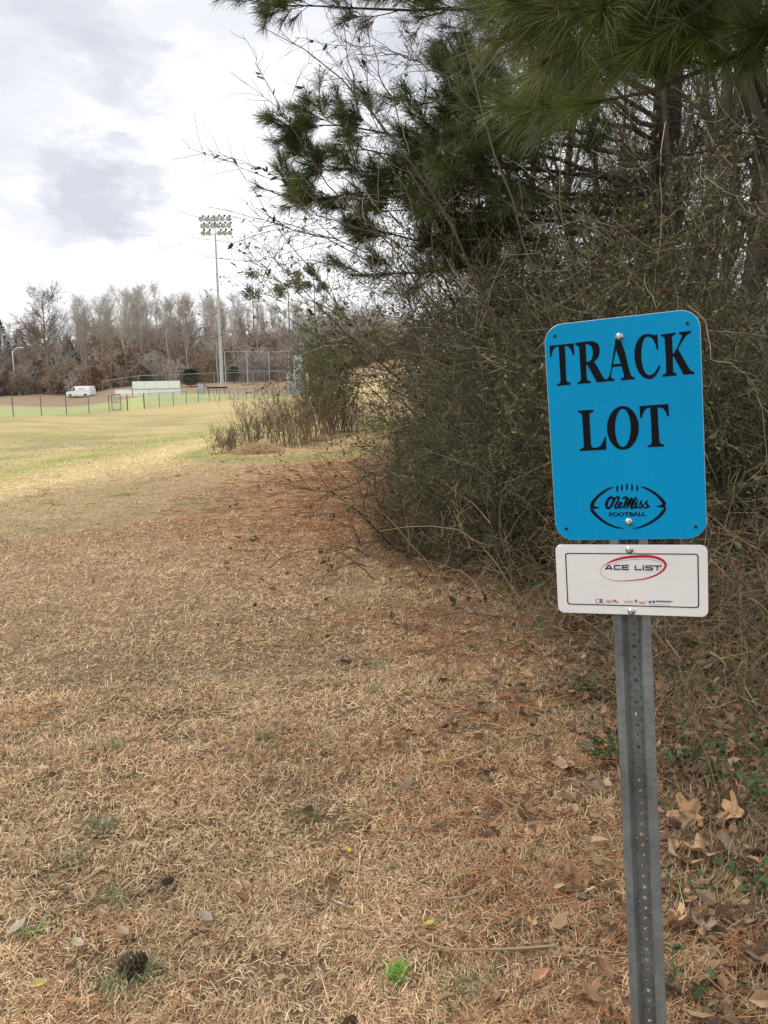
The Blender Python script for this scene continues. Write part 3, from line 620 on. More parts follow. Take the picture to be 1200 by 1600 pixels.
# shrubs stand behind the mown edge, in irregular rows
spots = []
for y in np.arange(5.9, 9.3, .62):
    for off in (.45, 1.05, 1.8, 2.6, 3.5):
        spots.append((edge_x(y)+off+rng.normal(0, .16), y+rng.normal(0, .2), off))
for y in np.arange(9.6, 21, 1.25):
    for off in (1.9, 2.8, 3.8):
        spots.append((edge_x(y)+off+rng.normal(0, .25), y+rng.normal(0, .35), off))
FOOT = [(655,6.9,.26),(700,6.6,.32),(625,7.2,.2),(680,7.3,.34),(730,6.5,.36),(765,6.3,.38),(805,6.2,.36),(850,5.9,.36),(735,7.2,.45),(600,7.3,.15)]
for px, Y, sc_ in FOOT:
    q = gz(px, Y); place((PG+PBs)[rng.integers(6)] if rng.uniform() < .5 else PG[rng.integers(3)], q[0], Y, rng.uniform(0, 6.28), sc_, 'low shrub of green leaves and tangled twigs at the left foot of the thicket', 'low shrubs at the left foot of the thicket')
for i, (x, y, off) in enumerate(spots):
    green = rng.uniform() < (.55 if off < 2 else .4)
    lst = PG if green else PBs; s = rng.uniform(.78, 1.1)*(.5 if off < .5 else .7 if off < 1.2 else .92 if off < 2 else .6 if y < 10 else .85)
    place(lst[rng.integers(3)], x, y, rng.uniform(0, 6.28), (s*1.05, s*1.05, s*rng.uniform(.9, 1.15)), LG if green else LB, GRP)
LV = 'high tangle of vines and small green leaves climbing under the pine'
VT = make_shrub('vine_tangle', LV, 'vine', 'vine tangles under the pine', seed=15, h=4.6, nst=11, nbr=13, ntw=7, ntt=3, nleaf=1.6, low=.15, thin=1.4, arch=-.03, out=.45)
for px, Y, s_ in ((960, 9.6, 1.0), (880, 9.4, 1.05), (810, 9.8, 1.0), (750, 10.6, .95), (940, 10.8, 1.1), (700, 12, .85)):
    q = gz(px, Y); place(VT, q[0], Y, rng.uniform(0, 6.28), s_)
# low brambles along the foot of the thicket
LBR = 'low bramble of arching brown stems and green leaves at the foot of the thicket'
def bramble_parts(seed, nst=26, h=.75):
    g = np.random.default_rng(seed); A = Acc(); B = Acc(); az = g.uniform(0, 6.283, nst)
    base = np.c_[g.normal(0, .3, nst), g.normal(0, .3, nst), np.full(nst, -.02)]; el = g.uniform(.4, 1.4, nst)
    S = grow(base, np.c_[np.cos(az)*np.cos(el), np.sin(az)*np.cos(el), np.sin(el)], h*g.uniform(.8, 1.9, nst), 10, .13, -.17, g)
    RS = taper(g.uniform(.0022, .0042, nst), np.full(nst, .0013), 10); pc = pal([(.15, .105, .065), (.26, .19, .115), (.09, .062, .042), (.12, .115, .052)], nst, g=g)
    V, F4, c = tubes(S, RS, 4, pc); A.add(V, F4, None, c)
    p, dd, r, t = kids(S, RS, 9, .15, 1, (.5, 1.3), g); n = len(p); T = grow(p, dd, g.uniform(.08, .3, n), 5, .15, -.05, g)
    V, F4, c = tubes(T, taper(np.full(n, .0015), np.full(n, .0009), 5), 3, pal([(.16, .11, .065), (.32, .24, .15), (.10, .068, .045)], n, g=g)); A.add(V, F4, None, c)
    p, dd, r, t = kids(T, np.full((n, 5), .001), 3, .2, 1, (.5, 1.3), g); n = len(p); U = grow(p, dd, g.uniform(.05, .16, n), 4, .18, -.05, g)
    V, F4, c = tubes(U, np.full((n, 4), .0009), 3, pal([(.19, .13, .08), (.34, .26, .165), (.12, .082, .052)], n, g=g)); A.add(V, F4, None, c)
    p, dd, r, t = kids(T, np.full((len(T), 5), .001), 1, .3, 1, (.4, 1.2), g); s = g.uniform(0, 1, len(p)) < .42; p, dd = p[s], dd[s]; n = len(p)
    V, F3, c = leaves(p, dd, g.uniform(.025, .06, n), .6, pal([(.07, .11, .03), (.10, .14, .045), (.05, .075, .025), (.13, .12, .05)], n, g=g), g); B.add(V, None, F3, c)
    return A, B
def make_bramble(seed):
    A, B = bramble_parts(seed); t = thing('bramble', LBR, 'bramble', group='brambles at the foot of the thicket'); ob('stems', A.mesh('stems', M_twig), t); ob('foliage', B.mesh('foliage', M_leaf), t); return t
BR = [make_bramble(s) for s in (31, 32, 33)]
bsp = [(edge_x(y)+o+rng.normal(0, .12), y+rng.normal(0, .15)) for y in np.arange(3.2, 6.2, .5) for o in (.3, .75, 1.2, 1.7, 2.2, 2.8) if y > 3.9 or o > .9] + [(edge_x(y)+rng.uniform(.0, .5), y) for y in np.arange(6.2, 16, .55)] + [(1.45, 2.7), (1.7, 3.3), (1.2, 2.5), (1.25, 3.4)]
for x, y in bsp:
    s = rng.uniform(.6, 1.05)*(.5 if y < 3.6 else 1.15); place(BR[rng.integers(3)], x, y, rng.uniform(0, 6.28), s)

# hero shrub: long arching stems leaning left over the grass
def px_path(pts, n=14):
    P = np.array([at(*p) for p in pts]); return spline(P, n)
def resamp(P, m):
    s = np.r_[0, np.cumsum(np.linalg.norm(np.diff(P, axis=0), axis=1))]; t = np.linspace(0, s[-1], m); return np.stack([np.interp(t, s, P[:, i]) for i in range(3)], 1)
g = np.random.default_rng(99)
HB = gz(800, 6.6)
def b_(px, Y): P = gz(px, Y); return P - [0, 0, .05]
paths = [([(845,905,6.6),(835,680,6.4),(735,420,6.1),(690,330,6.0),(600,200,5.9),(545,130,5.9),(405,40,5.8)], .026),
 ([(835,905,6.6),(790,650,6.3),(640,420,5.9),(530,310,5.7),(470,220,5.6),(430,150,5.6),(398,97,5.6)], .017),
 ([(690,330,6.0),(600,195,5.8),(560,140,5.8),(540,60,5.7),(535,20,5.7)], .011),
 ([(640,240,5.9),(620,180,5.9),(590,110,5.9),(570,20,5.9)], .008),
 ([(840,905,6.6),(800,700,6.3),(700,575,6.0),(610,545,5.8),(555,515,5.6),(490,430,5.5),(415,330,5.4)], .014),
 ([(610,545,5.8),(540,500,5.6),(460,455,5.5),(405,405,5.5)], .007),
 ([(845,905,6.5),(760,640,6.2),(640,600,6.0),(560,603,5.9),(505,575,5.8),(440,520,5.8)], .013),
 ([(850,905,6.5),(770,690,6.0),(690,520,5.7),(610,430,5.5),(520,380,5.4),(430,345,5.4),(400,325,5.4)], .012),
 ([(600,410,5.6),(520,370,5.5),(460,355,5.5),(420,350,5.5)], .006),
 ([(700,440,5.9),(600,370,5.7),(500,335,5.6),(415,265,5.5),(392,262,5.5)], .008),
 ([(850,905,6.5),(880,600,6.2),(820,380,6.0),(760,200,5.9),(720,60,5.9),(700,-40,5.9)], .02),
 ([(760,200,5.9),(700,130,5.8),(640,90,5.8),(560,85,5.8)], .01),
 ([(850,905,6.5),(760,760,6.3),(690,680,6.2),(620,640,6.1),(560,650,6.0)], .010),
 ([(850,905,6.5),(780,720,6.2),(700,620,6.0),(640,585,5.9),(575,600,5.9)], .011),
 ([(845,905,6.5),(740,780,6.3),(660,740,6.2),(600,745,6.1)], .009),
 ([(850,905,6.5),(800,640,6.2),(740,540,6.0),(650,500,5.8),(560,440,5.7)], .011),
 ([(850,905,6.5),(820,620,6.1),(790,480,5.9),(720,400,5.8),(640,350,5.7)], .012),
 ([(1010,905,6.6),(960,640,6.2),(860,585,5.9),(760,560,5.7),(690,575,5.6)], .012),
 ([(855,905,6.4),(930,560,6.1),(900,420,6.0),(870,300,6.0),(880,180,6.0),(900,60,6)], .014)]
A = Acc(); B = Acc(); S = []; R = []
for pts, r0 in paths:
    p = resamp(px_path(pts), 16); p[1:-1] += g.normal(0, .012, (14, 3)); S.append(p); R.append(np.linspace(r0*.8, .0022, 16))
S = np.array(S); R = np.array(R); V, F4, c = tubes(S, R, 6, pal([(.14, .115, .085), (.10, .085, .065)], len(S), g=g)); A.add(V, F4, None, c)
p, dd, r, t = kids(S, R, 9, .3, 1, (.35, .95), g); n = len(p); dd = dd + np.array([-.25, 0, .12])
Bz = grow(p, dd, g.uniform(.25, .85, n)*(1.2-.6*t), 7, .13, .0, g); RB = taper(np.clip(r*.5, .002, .005), np.full(n, .0013), 7); V, F4, c = tubes(Bz, RB, 4, pal(TWIGC, n, g=g)); A.add(V, F4, None, c)
p, dd, r, t = kids(Bz, RB, 5, .2, 1, (.35, 1), g); n = len(p); Tz = grow(p, dd, g.uniform(.06, .3, n), 4, .18, 0, g); V, F4, c = tubes(Tz, taper(np.full(n, .0018), np.full(n, .0010), 4), 3, pal(TWIGC, n, g=g)); A.add(V, F4, None, c)
p, dd, r, t = kids(Bz, RB, 3, .5, 1, (.3, .9), g); p2, d2, r, t = kids(Tz, np.full((len(Tz), 4), .001), 1, .3, 1, (.3, .9), g); s = g.uniform(0, 1, len(p2)) < .10; p = np.vstack([p[::6], p2[s]]); dd = np.vstack([dd[::6], d2[s]])
tips = S[[1, 4, 9]]; q, dq, r, t = kids(tips, np.full((3, 16), .001), 15, .74, 1, (.4, 1.0), g); p = np.vstack([p, q]); dd = np.vstack([dd, dq]); n = len(p)
V, F3, c = leaves(p, dd, g.uniform(.035, .065, n), .42, pal([(.05, .055, .03), (.075, .085, .035), (.06, .045, .03)], n, g=g), g); B.add(V, None, F3, c)
t = thing('arching_shrub', 'tall shrub with long arching stems leaning left out of the thicket against the sky', 'shrub', HB)
for nm, acc, m in (('stems', A, M_twig), ('foliage', B, M_leaf)):
    o = ob(nm, acc.mesh(nm, m), t); o.location = (-HB).tolist()

# low bare shrub reaching over the mown edge
def bare_sprawl(name, label, pxb, Yb, paths, r0, seed):
    g = np.random.default_rng(seed); base = gz(pxb, Yb); A = Acc(); S = []
    for pts in paths: S.append(resamp(px_path(pts), 12)); S[-1][1:-1] += g.normal(0, .012, (10, 3))
    S = np.array(S); R = taper(np.full(len(S), r0), np.full(len(S), .002), 12); V, F4, c = tubes(S, R, 5, pal([(.055, .045, .038), (.12, .10, .075)], len(S), g=g)); A.add(V, F4, None, c)
    p, dd, r, t = kids(S, R, 15, .2, 1, (.4, 1.1), g); n = len(p); Bz = grow(p, dd, g.uniform(.15, .6, n), 6, .16, .01, g); RB = taper(np.full(n, .0026), np.full(n, .0012), 6); V, F4, c = tubes(Bz, RB, 4, pal(TWIGC, n, g=g)); A.add(V, F4, None, c)
    p, dd, r, t = kids(Bz, RB, 6, .2, 1, (.4, 1.1), g); n = len(p); T = grow(p, dd, g.uniform(.05, .22, n), 4, .2, 0, g); V, F4, c = tubes(T, np.full((n, 4), .0012), 3, pal(TWIGC, n, g=g)); A.add(V, F4, None, c)
    t = thing(name, label, 'shrub', base); o = ob('stems', A.mesh('stems', M_twig), t); o.location = (-base).tolist(); return t
bare_sprawl('bare_shrub', 'dark bare broken stem sprawling from the thicket over the reddish grass', 640, 7.0,
  [[(640,872,7.0),(600,800,6.9),(568,745,6.8)], [(568,745,6.8),(590,738,6.8),(615,738,6.8)], [(568,745,6.8),(535,765,6.8),(480,765,6.7)], [(635,872,7.0),(560,800,6.9),(520,770,6.8),(483,722,6.8)], [(655,872,7.0),(625,790,6.9),(620,700,6.9),(608,640,6.9)], [(630,850,7),(575,848,6.9)], [(660,872,7.0),(690,780,6.8),(640,715,6.8),(560,690,6.8),(525,640,6.8)], [(600,880,7.0),(530,850,7.1),(507,870,7.1)]], .007, 5)

bare_sprawl('leaning_sapling', 'slender sapling at the right edge with pale side branches crossing above the sign', 1235, 5.4,
  [[(1235,985,5.4),(1245,420,5.3),(1205,207,5.2),(1100,190,5.1),(1040,172,5.0),(975,140,5.0)], [(1245,420,5.3),(1185,214,5.2),(1110,232,5.1),(1050,242,5.0),(950,252,5.0)], [(1235,985,5.4),(1215,600,5.2),(1195,300,5.2),(1140,120,5.3),(1110,-20,5.4)], [(1225,700,5.3),(1150,560,5.2),(1110,500,5.1),(1060,455,5.1)], [(1220,620,5.3),(1160,470,5.5),(1090,390,5.6),(1040,330,5.6)]], .012, 8)
def dry_vine(label, pts, r0=.0032, col=(.42, .35, .24)):
    P = resamp(px_path(pts), 40); P[1:-1] += rng.normal(0, .004, (38, 3)); A = Acc(); V, F4, c = tubes(P[None], np.linspace(r0, r0*.5, 40)[None], 5, col); A.add(V, F4, None, c)
    p, dd, rr2, t = kids(P[None], np.full((1, 40), r0), 9, .1, 1, (.5, 1.2)); T = grow(p, dd, rng.uniform(.03, .16, 9), 5, .25, -.1); V, F4, c = tubes(T, np.full((9, 5), r0*.4), 4, col); A.add(V, F4, None, c)
    o = ob('dry_vine', A.mesh('dry_vine', M_twig, True)); tag(o, label, 'vine')
dry_vine('pale dry vine hanging straight down above the top of the sign', [(1040,190,5.6),(1032,240,5.5),(1034,330,5.5),(1028,400,5.5),(1020,460,5.5),(1015,560,5.6),(1010,900,5.8)])
dry_vine('pale dry vine curling just right of the upper corner of the sign', [(1075,478,4.2),(1095,492,4.2),(1106,520,4.2),(1112,560,4.2),(1128,566,4.3),(1150,575,4.4),(1190,640,4.7),(1210,905,5.2)])
dry_vine('long pale stem slanting through the thicket left of the sign', [(690,905,6.4),(720,800,6.2),(790,760,6.1),(862,745,6.0),(900,700,6.0)], .004)
dry_vine('pale looping stem at the thicket foot left of the white plate', [(800,930,5.6),(795,860,5.6),(780,800,5.7),(795,770,5.7),(830,790,5.6),(862,830,5.5),(880,900,5.5)], .003)
# trunks and pines rising behind the thicket
PINEB = [(.085, .062, .048), (.115, .085, .065), (.06, .046, .038)]
PINEN = [(.075, .115, .035), (.10, .145, .04), (.055, .085, .032), (.13, .16, .05)]
def trunk_tube(A, base, top, r0, r1, m=12, seed=0, k=10, cols=PINEB, wob_=.05):
    g = np.random.default_rng(seed); t = np.linspace(0, 1, m)[:, None]; P = np.array(base)*(1-t)+np.array(top)*t; P[1:-1] += np.cumsum(g.normal(0, wob_, (m-2, 3)), 0)*.4*np.array([1, 1, 0])
    R = r0+(r1-r0)*np.linspace(0, 1, m)**.8; R[0] *= 1.25; V, F4, c = tubes(P[None], R[None], k, pal(cols, 1, g=g)); A.add(V, F4, None, c*(1+g.normal(0, .12, (len(c), 1)))); return P, R
def pine_branch(A, B, P, r0, g, nb=9, ns=5, k=60, ln=.16, wd=.003, dense=1.0, t0=.3, shoot=.55, pn=PINEN, back=.14, spr=1.15):
    P = P[None]; m = P.shape[1]; R = taper([r0], [.005], m); V, F4, c = tubes(P, R, 6, pal(PINEB, 1, g=g)); A.add(V, F4, None, c)
    p, dd, r, t = kids(P, R, nb, t0, 1, (.4, .95), g); dd[:, 2] = dd[:, 2]*.6+.12; n = len(p)
    Bz = grow(p, dd, shoot*g.uniform(.5, 1.25, n)*(1.2-.5*t), 6, .1, .05, g); RB = taper(np.clip(r*.5, .004, .012), np.full(n, .004), 6); V, F4, c = tubes(Bz, RB, 4, pal(PINEB, n, g=g)); A.add(V, F4, None, c)
    p, dd, r, t = kids(Bz, RB, ns, .3, 1, (.3, .9), g); n = len(p); Cz = grow(p, dd, g.uniform(.1, .28, n), 4, .1, .06, g); V, F4, c = tubes(Cz, np.full((n, 4), .0035), 3, pal(PINEB, n, g=g)); A.add(V, F4, None, c)
    tip = np.vstack([Cz[:, -1], Bz[:, -1], P[:, -1]]); td = np.vstack([Cz[:, -1]-Cz[:, -2], Bz[:, -1]-Bz[:, -2], P[:, -1]-P[:, -2]])
    V, F4, F3, c = needles(tip, td, k, ln, wd, spr, pal(pn, len(tip), g=g), g, back=back); B.add(V, F4, F3, c)
def pine(label, base, top, r0, brs, seed, auto=(0, 0, 0, 0), **kw):
    g = np.random.default_rng(seed); T = Acc(); A = Acc(); B = Acc(); P, R = trunk_tube(T, base, top, r0, r0*.35, 14, seed)
    for pts in brs:
        pts = np.array(pts); P_ = resamp(spline(pts, 8), 10); P_[1:-1] += g.normal(0, .03, (8, 3)); pine_branch(A, B, P_, .028, g, **kw)
    n, z0, z1, ln = auto
    for i in range(int(n)):
        z = g.uniform(z0, z1); f = (z-P[0, 2])/(P[-1, 2]-P[0, 2]); b = P[0]+(P[-1]-P[0])*f; az = g.uniform(0, 6.283); q = grow([b], [[math.cos(az), math.sin(az), g.uniform(-.1, .45)]], ln*g.uniform(.6, 1.1), 10, .09, .015, g)[0]
        pine_branch(A, B, q, .026, g, **kw)
    base = np.array(base); t = thing('pine_tree', label, 'tree', base)
    for nm, acc, m in (('trunk', T, M_bark), ('branches', A, M_bark), ('needles', B, M_needle)):
        o = ob(nm, acc.mesh(nm, m, nm == 'trunk'), t); o.location = (-base).tolist()
    return t
b1 = gz(1030, 9.0); tp = b1+[.1, .3, 13]
def tr(py, Y=9.0, px=1035): return at(px, py, Y)
pine('long-armed pine behind the thicket, its boughs reaching left against the sky', b1-[0, 0, .2], tp, .19,
  [[tr(150), at(760,20,8.8), at(560,15,8.8), at(420,8,8.8)], [tr(250), at(800,215,8.8), at(620,215,8.7), at(468,195,8.7)], [tr(280), at(780,260,9), at(600,268,8.9), at(470,255,8.9)],
   [tr(330), at(760,300,9.2), at(560,305,9), at(455,312,9), at(400,290,9)], [tr(200), at(850,130,8.6), at(740,140,8.4), at(650,165,8.4)], [tr(360), at(760,370,9.4), at(620,370,9.3), at(540,360,9.3)],
   [tr(380), at(750,410,9.5), at(610,425,9.5), at(550,430,9.5)], [tr(120), at(800,-30,8.6), at(650,-40,8.6), at(480,-60,8.6)], [tr(230), at(900,170,8.2), at(800,180,8), at(720,230,8)], [tr(300), at(880,270,8.4), at(780,290,8.2), at(690,300,8.2)], [tr(60), at(900,0,8.4), at(700,20,8.4), at(610,-10,8.4)],
   [tr(300), at(820,240,9.3), at(650,240,9.4), at(520,235,9.4)], [tr(340), at(850,330,9.3), at(700,335,9.4), at(590,330,9.4)], [tr(300), at(860,300,9.6), at(740,260,9.6), at(640,250,9.6)], [tr(250), at(880,200,9.6), at(780,215,9.6), at(690,190,9.6)], [tr(330), at(900,340,9.7), at(800,360,9.7), at(690,380,9.7)], [tr(200), at(900,90,9.5), at(800,80,9.5), at(720,110,9.5)]], 41,
  auto=(12, 5.5, 11, 3.2), nb=14, ns=6, k=75, ln=.16, wd=.0038)
# near pine, trunk beyond the right edge, bough hanging overhead
b2 = np.array([3.3, 3.4, tz(3.3, 3.4)])
def j(px, py, Y): return at(px, py, Y)
S2 = [b2+[0, 0, 3.6], b2+[.02, 0, 3.2], b2+[0, 0, 3.9]]
pine('near pine with a bright green long-needled bough hanging over the sign', b2-[0, 0, .2], b2+[.2, .3, 9], .17,
  [[S2[0], j(1250,-60,3.3), j(1110,20,3.2), j(1000,75,3.1)], [S2[1], j(1290,20,3.5), j(1120,90,3.4), j(960,160,3.3), j(900,165,3.3)], [S2[2], j(1230,-120,3.3), j(1040,-50,3.2), j(960,0,3.1), j(890,30,3.1)],
   [S2[2], j(1200,-90,3.6), j(1000,-20,3.6), j(930,60,3.6), j(870,110,3.6)], [S2[0], j(1240,-20,3.9), j(1050,40,3.9), j(960,100,3.9), j(890,165,3.9)]], 43, nb=10, ns=3, k=230, ln=.21, wd=.0017, t0=.4, shoot=.34, pn=[(.105, .155, .03), (.135, .19, .038), (.08, .12, .03), (.18, .18, .055)], back=.20, spr=1.0)
# broadleaf trunks in the wood to the right
DBK = [(.055, .045, .036), (.07, .057, .045), (.042, .035, .028), (.085, .072, .058)]; DTW = [(.085, .068, .05), (.06, .048, .036), (.11, .09, .065)]  # bark and twigs darkened, the wood's shade put into their colour
LT = 'bare grey-brown tree standing in the shaded wood behind the sign'
def bare_tree(seed, h, r0, spread=.55, nl=18, ns=7, nt=8, nz=3, lo=.3, mr=.004, cols=BARKC, tw=TWIGC, lf=.36, up=.03, lean=.03):
    g = np.random.default_rng(seed); T = Acc(); A = Acc()
    P, R = trunk_tube(T, [0, 0, -.3], [g.normal(0, lean*h), g.normal(0, lean*h), h], r0, max(r0*.12, mr), 14, seed, 8, cols, .012*h)
    P = P[None]; R = R[None]; p, dd, r, t = kids(P, R, nl, lo, .97, (spread*.7, spread*1.35), g); n = len(p)
    Lz = grow(p, dd, h*lf*g.uniform(.6, 1.15, n)*(1.2-.85*t), 8, .10, up, g); RL = taper(np.maximum(r*.55, mr*2), np.full(n, mr), 8); V, F4, c = tubes(Lz, RL, 5, pal(cols, n, g=g)); A.add(V, F4, None, c)
    p, dd, r, t = kids(Lz, RL, ns, .2, 1, (.35, .95), g); n = len(p); Sz = grow(p, dd, h*.115*g.uniform(.5, 1.25, n), 5, .13, up, g); RS = taper(np.maximum(r*.6, mr), np.full(n, mr*.7), 5); V, F4, c = tubes(Sz, RS, 4, pal(tw, n, g=g)); A.add(V, F4, None, c)
    p, dd, r, t = kids(Sz, RS, nt, .15, 1, (.35, .95), g); n = len(p); Tz = grow(p, dd, h*.05*g.uniform(.5, 1.3, n), 4, .15, up, g); V, F4, c = tubes(Tz, np.full((n, 4), mr*.75), 3, pal(tw, n, g=g)); A.add(V, F4, None, c)
    if nz:
        p, dd, r, t = kids(Tz, np.full((n, 4), mr), nz, .2, 1, (.35, .95), g); n = len(p); Zz = grow(p, dd, h*.026*g.uniform(.5, 1.3, n), 3, .15, up, g); V, F4, c = tubes(Zz, np.full((n, 3), mr*.62), 3, pal(tw, n, g=g)); A.add(V, F4, None, c)
    return T, A
def make_tree(name, label, group, mt, **kw):
    T, A = bare_tree(**kw); t = thing(name, label, 'tree', (0, 0, 0), 0, group); ob('trunk', T.mesh('trunk', M_bark, True), t); ob('crown', A.mesh('crown', mt), t); return t
NT = [make_tree('bare_tree', LT, 'trees in the shaded wood', M_twig, seed=s, h=11, r0=.15, nl=19, ns=6, nt=6, nz=1, lo=.12, mr=.0032, cols=DBK, tw=DTW, lean=.07) for s in (51, 52, 53)]
ST = [make_tree('sapling', 'thin bare sapling standing in the shaded wood behind the sign', 'saplings in the shaded wood', M_twig, seed=s, h=7, r0=.05, cols=DBK, tw=DTW, lean=.12, nl=20, ns=6, nt=5, nz=2, lo=.12, mr=.0022, spread=.6) for s in (61, 62)]
wt = [(1152, 7.9, 1.0), (1204, 7.6, 1.15), (1095, 12, .9), (1120, 14, 1.0), (980, 13, .8), (900, 15, .85), (1020, 17, 1.0), (840, 18, .8), (1240, 9, 1.0), (1300, 12, 1.1), (1180, 17, 1.1), (760, 21, .75), (950, 22, 1), (1080, 23, 1.1)]
wt += [(px, Y, rng.uniform(.8, 1.25)) for Y in (28, 38, 52) for px in np.arange(740 + rng.uniform(0, 40), 1320, 95) if not (1065 < px < 1150 or 845 < px < 900)]
for px, Y, s in wt:
    q = gz(px, Y); place(NT[rng.integers(3)], q[0], Y, rng.uniform(0, 6.28), s)
for px, Y in [(1105, 8.6), (1010, 10.5), (930, 9.8), (1215, 7.6), (1090, 10), (820, 12), (1250, 11), (1000, 15), (1140, 13)]:
    q = gz(px, Y); place(ST[rng.integers(2)], q[0], Y, rng.uniform(0, 6.28), rng.uniform(.8, 1.15))

# ------------------------------------------------------------------ bush island on the mown ground
def wand_clump(name, label, P0, seed, n=70, h=1.35, spread=.45, leaf=0, cols=((.16, .115, .075), (.22, .165, .11), (.11, .08, .055), (.28, .22, .15)), gcols=GREENC, twig=5, wid=.0042):
    g = np.random.default_rng(seed); A = Acc(); B = Acc(); base = np.c_[g.normal(0, spread, n), g.normal(0, spread, n), np.full(n, -.05)]
    S = grow(base, np.c_[g.normal(0, .17, n), g.normal(0, .17, n), np.ones(n)], h*g.uniform(.5, 1.15, n), 7, .06, 0, g); R = taper(g.uniform(.7, 1.3, n)*wid, np.full(n, .002), 7)
    V, F4, c = tubes(S, R, 4, pal(cols, n, g=g)); A.add(V, F4, None, c)
    p, dd, r, t = kids(S, R, twig, .2, 1, (.3, .9), g); m = len(p); T = grow(p, dd, g.uniform(.1, .4, m), 5, .12, .03, g); V, F4, c = tubes(T, np.full((m, 5), .0028), 3, pal(cols, m, g=g)); A.add(V, F4, None, c)
    p, dd, r, t = kids(T, np.full((m, 5), .002), 3, .2, 1, (.3, 1), g); m = len(p); U = grow(p, dd, g.uniform(.05, .18, m), 3, .15, .03, g); V, F4, c = tubes(U, np.full((m, 3), .0022), 3, pal(cols, m, g=g)); A.add(V, F4, None, c)
    if leaf:
        p, dd, r, t = kids(U, np.full((m, 3), .001), leaf, .1, 1, (.3, 1.2), g); V, F3, c = leaves(p, dd, g.uniform(.04, .08, len(p)), .5, pal(gcols, len(p), g=g), g); B.add(V, None, F3, c)
    t = thing(name, label, 'shrub' if leaf else 'weeds', P0); ob('stems', A.mesh('stems', M_twig), t)
    if leaf: ob('foliage', B.mesh('foliage', M_leaf), t)
    return t
def G(px, Y): return gz(px, Y)
wand_clump('privet_shrub', 'tall upright green shrub at the right end of the bush island on the lawn', G(522, 24), 71, n=60, h=3.6, spread=.40, leaf=4, twig=12, wid=.009, gcols=[(.10, .15, .045), (.075, .115, .04), (.13, .18, .06)])
wand_clump('privet_shrub', 'rounded green shrub in the middle of the bush island beside the tall one', G(503, 22.5), 72, n=45, h=2.4, spread=.33, leaf=3, twig=10, wid=.008)
wand_clump('dry_weeds', 'dense brown dry weed stalks at the front of the bush island', G(465, 20.4), 73, n=110, h=1.55, spread=.34)
wand_clump('dry_weeds', 'tall thin dry stalks left of the green shrubs, behind the straw heap', G(425, 21.5), 74, n=80, h=1.5, spread=.36)
wand_clump('dry_weeds', 'short grey dry weeds at the left tip of the bush island', G(352, 20), 75, n=60, h=.55, spread=.22, twig=4)
wand_clump('dry_weeds', 'sparse dry stalks at the left of the bush island under the light pole', G(385, 21), 78, n=45, h=1.3, spread=.25)
wand_clump('dry_weeds', 'reddish dry brush at the right foot of the bush island', G(548, 23.5), 76, n=70, h=.95, spread=.3, cols=((.20, .11, .07), (.26, .17, .11), (.13, .085, .06)))
def straw_heap(P0, seed, label, rx=.55, h=.26, n=5000):
    g = np.random.default_rng(seed); a = g.uniform(0, 6.28, n); r = np.sqrt(g.uniform(0, 1, n)); x = rx*r*np.cos(a); y = rx*.6*r*np.sin(a); z = h*(1-r**1.3)*(.75+.25*np.sin(3*a+1))*g.uniform(.5, 1.1, n)+.02; az = g.uniform(0, 6.28, n)
    P = grow(np.c_[x, y, z], np.c_[np.cos(az), np.sin(az), g.normal(.1, .4, n)], g.uniform(.1, .3, n), 4, .15, -.22, g); P[:, :, 2] = np.maximum(P[:, :, 2], .0)
    V, F4, c = tubes(P, np.full((n, 4), .0022), 3, pal([(.80, .60, .37), (.68, .49, .29), (.5, .35, .2), (.85, .68, .45)], n, g=g)); o = ob('straw_heap', Acc().add(V, F4, None, c).mesh('straw_heap', M_grass), None, P0); tag(o, label, 'straw heap')
straw_heap(G(402, 19.3), 81, 'larger tan heap of dry straw at the front of the bush island'); straw_heap(G(500, 21.6), 82, 'small tan straw heap under the green shrubs of the bush island', .22, .14, 1500)

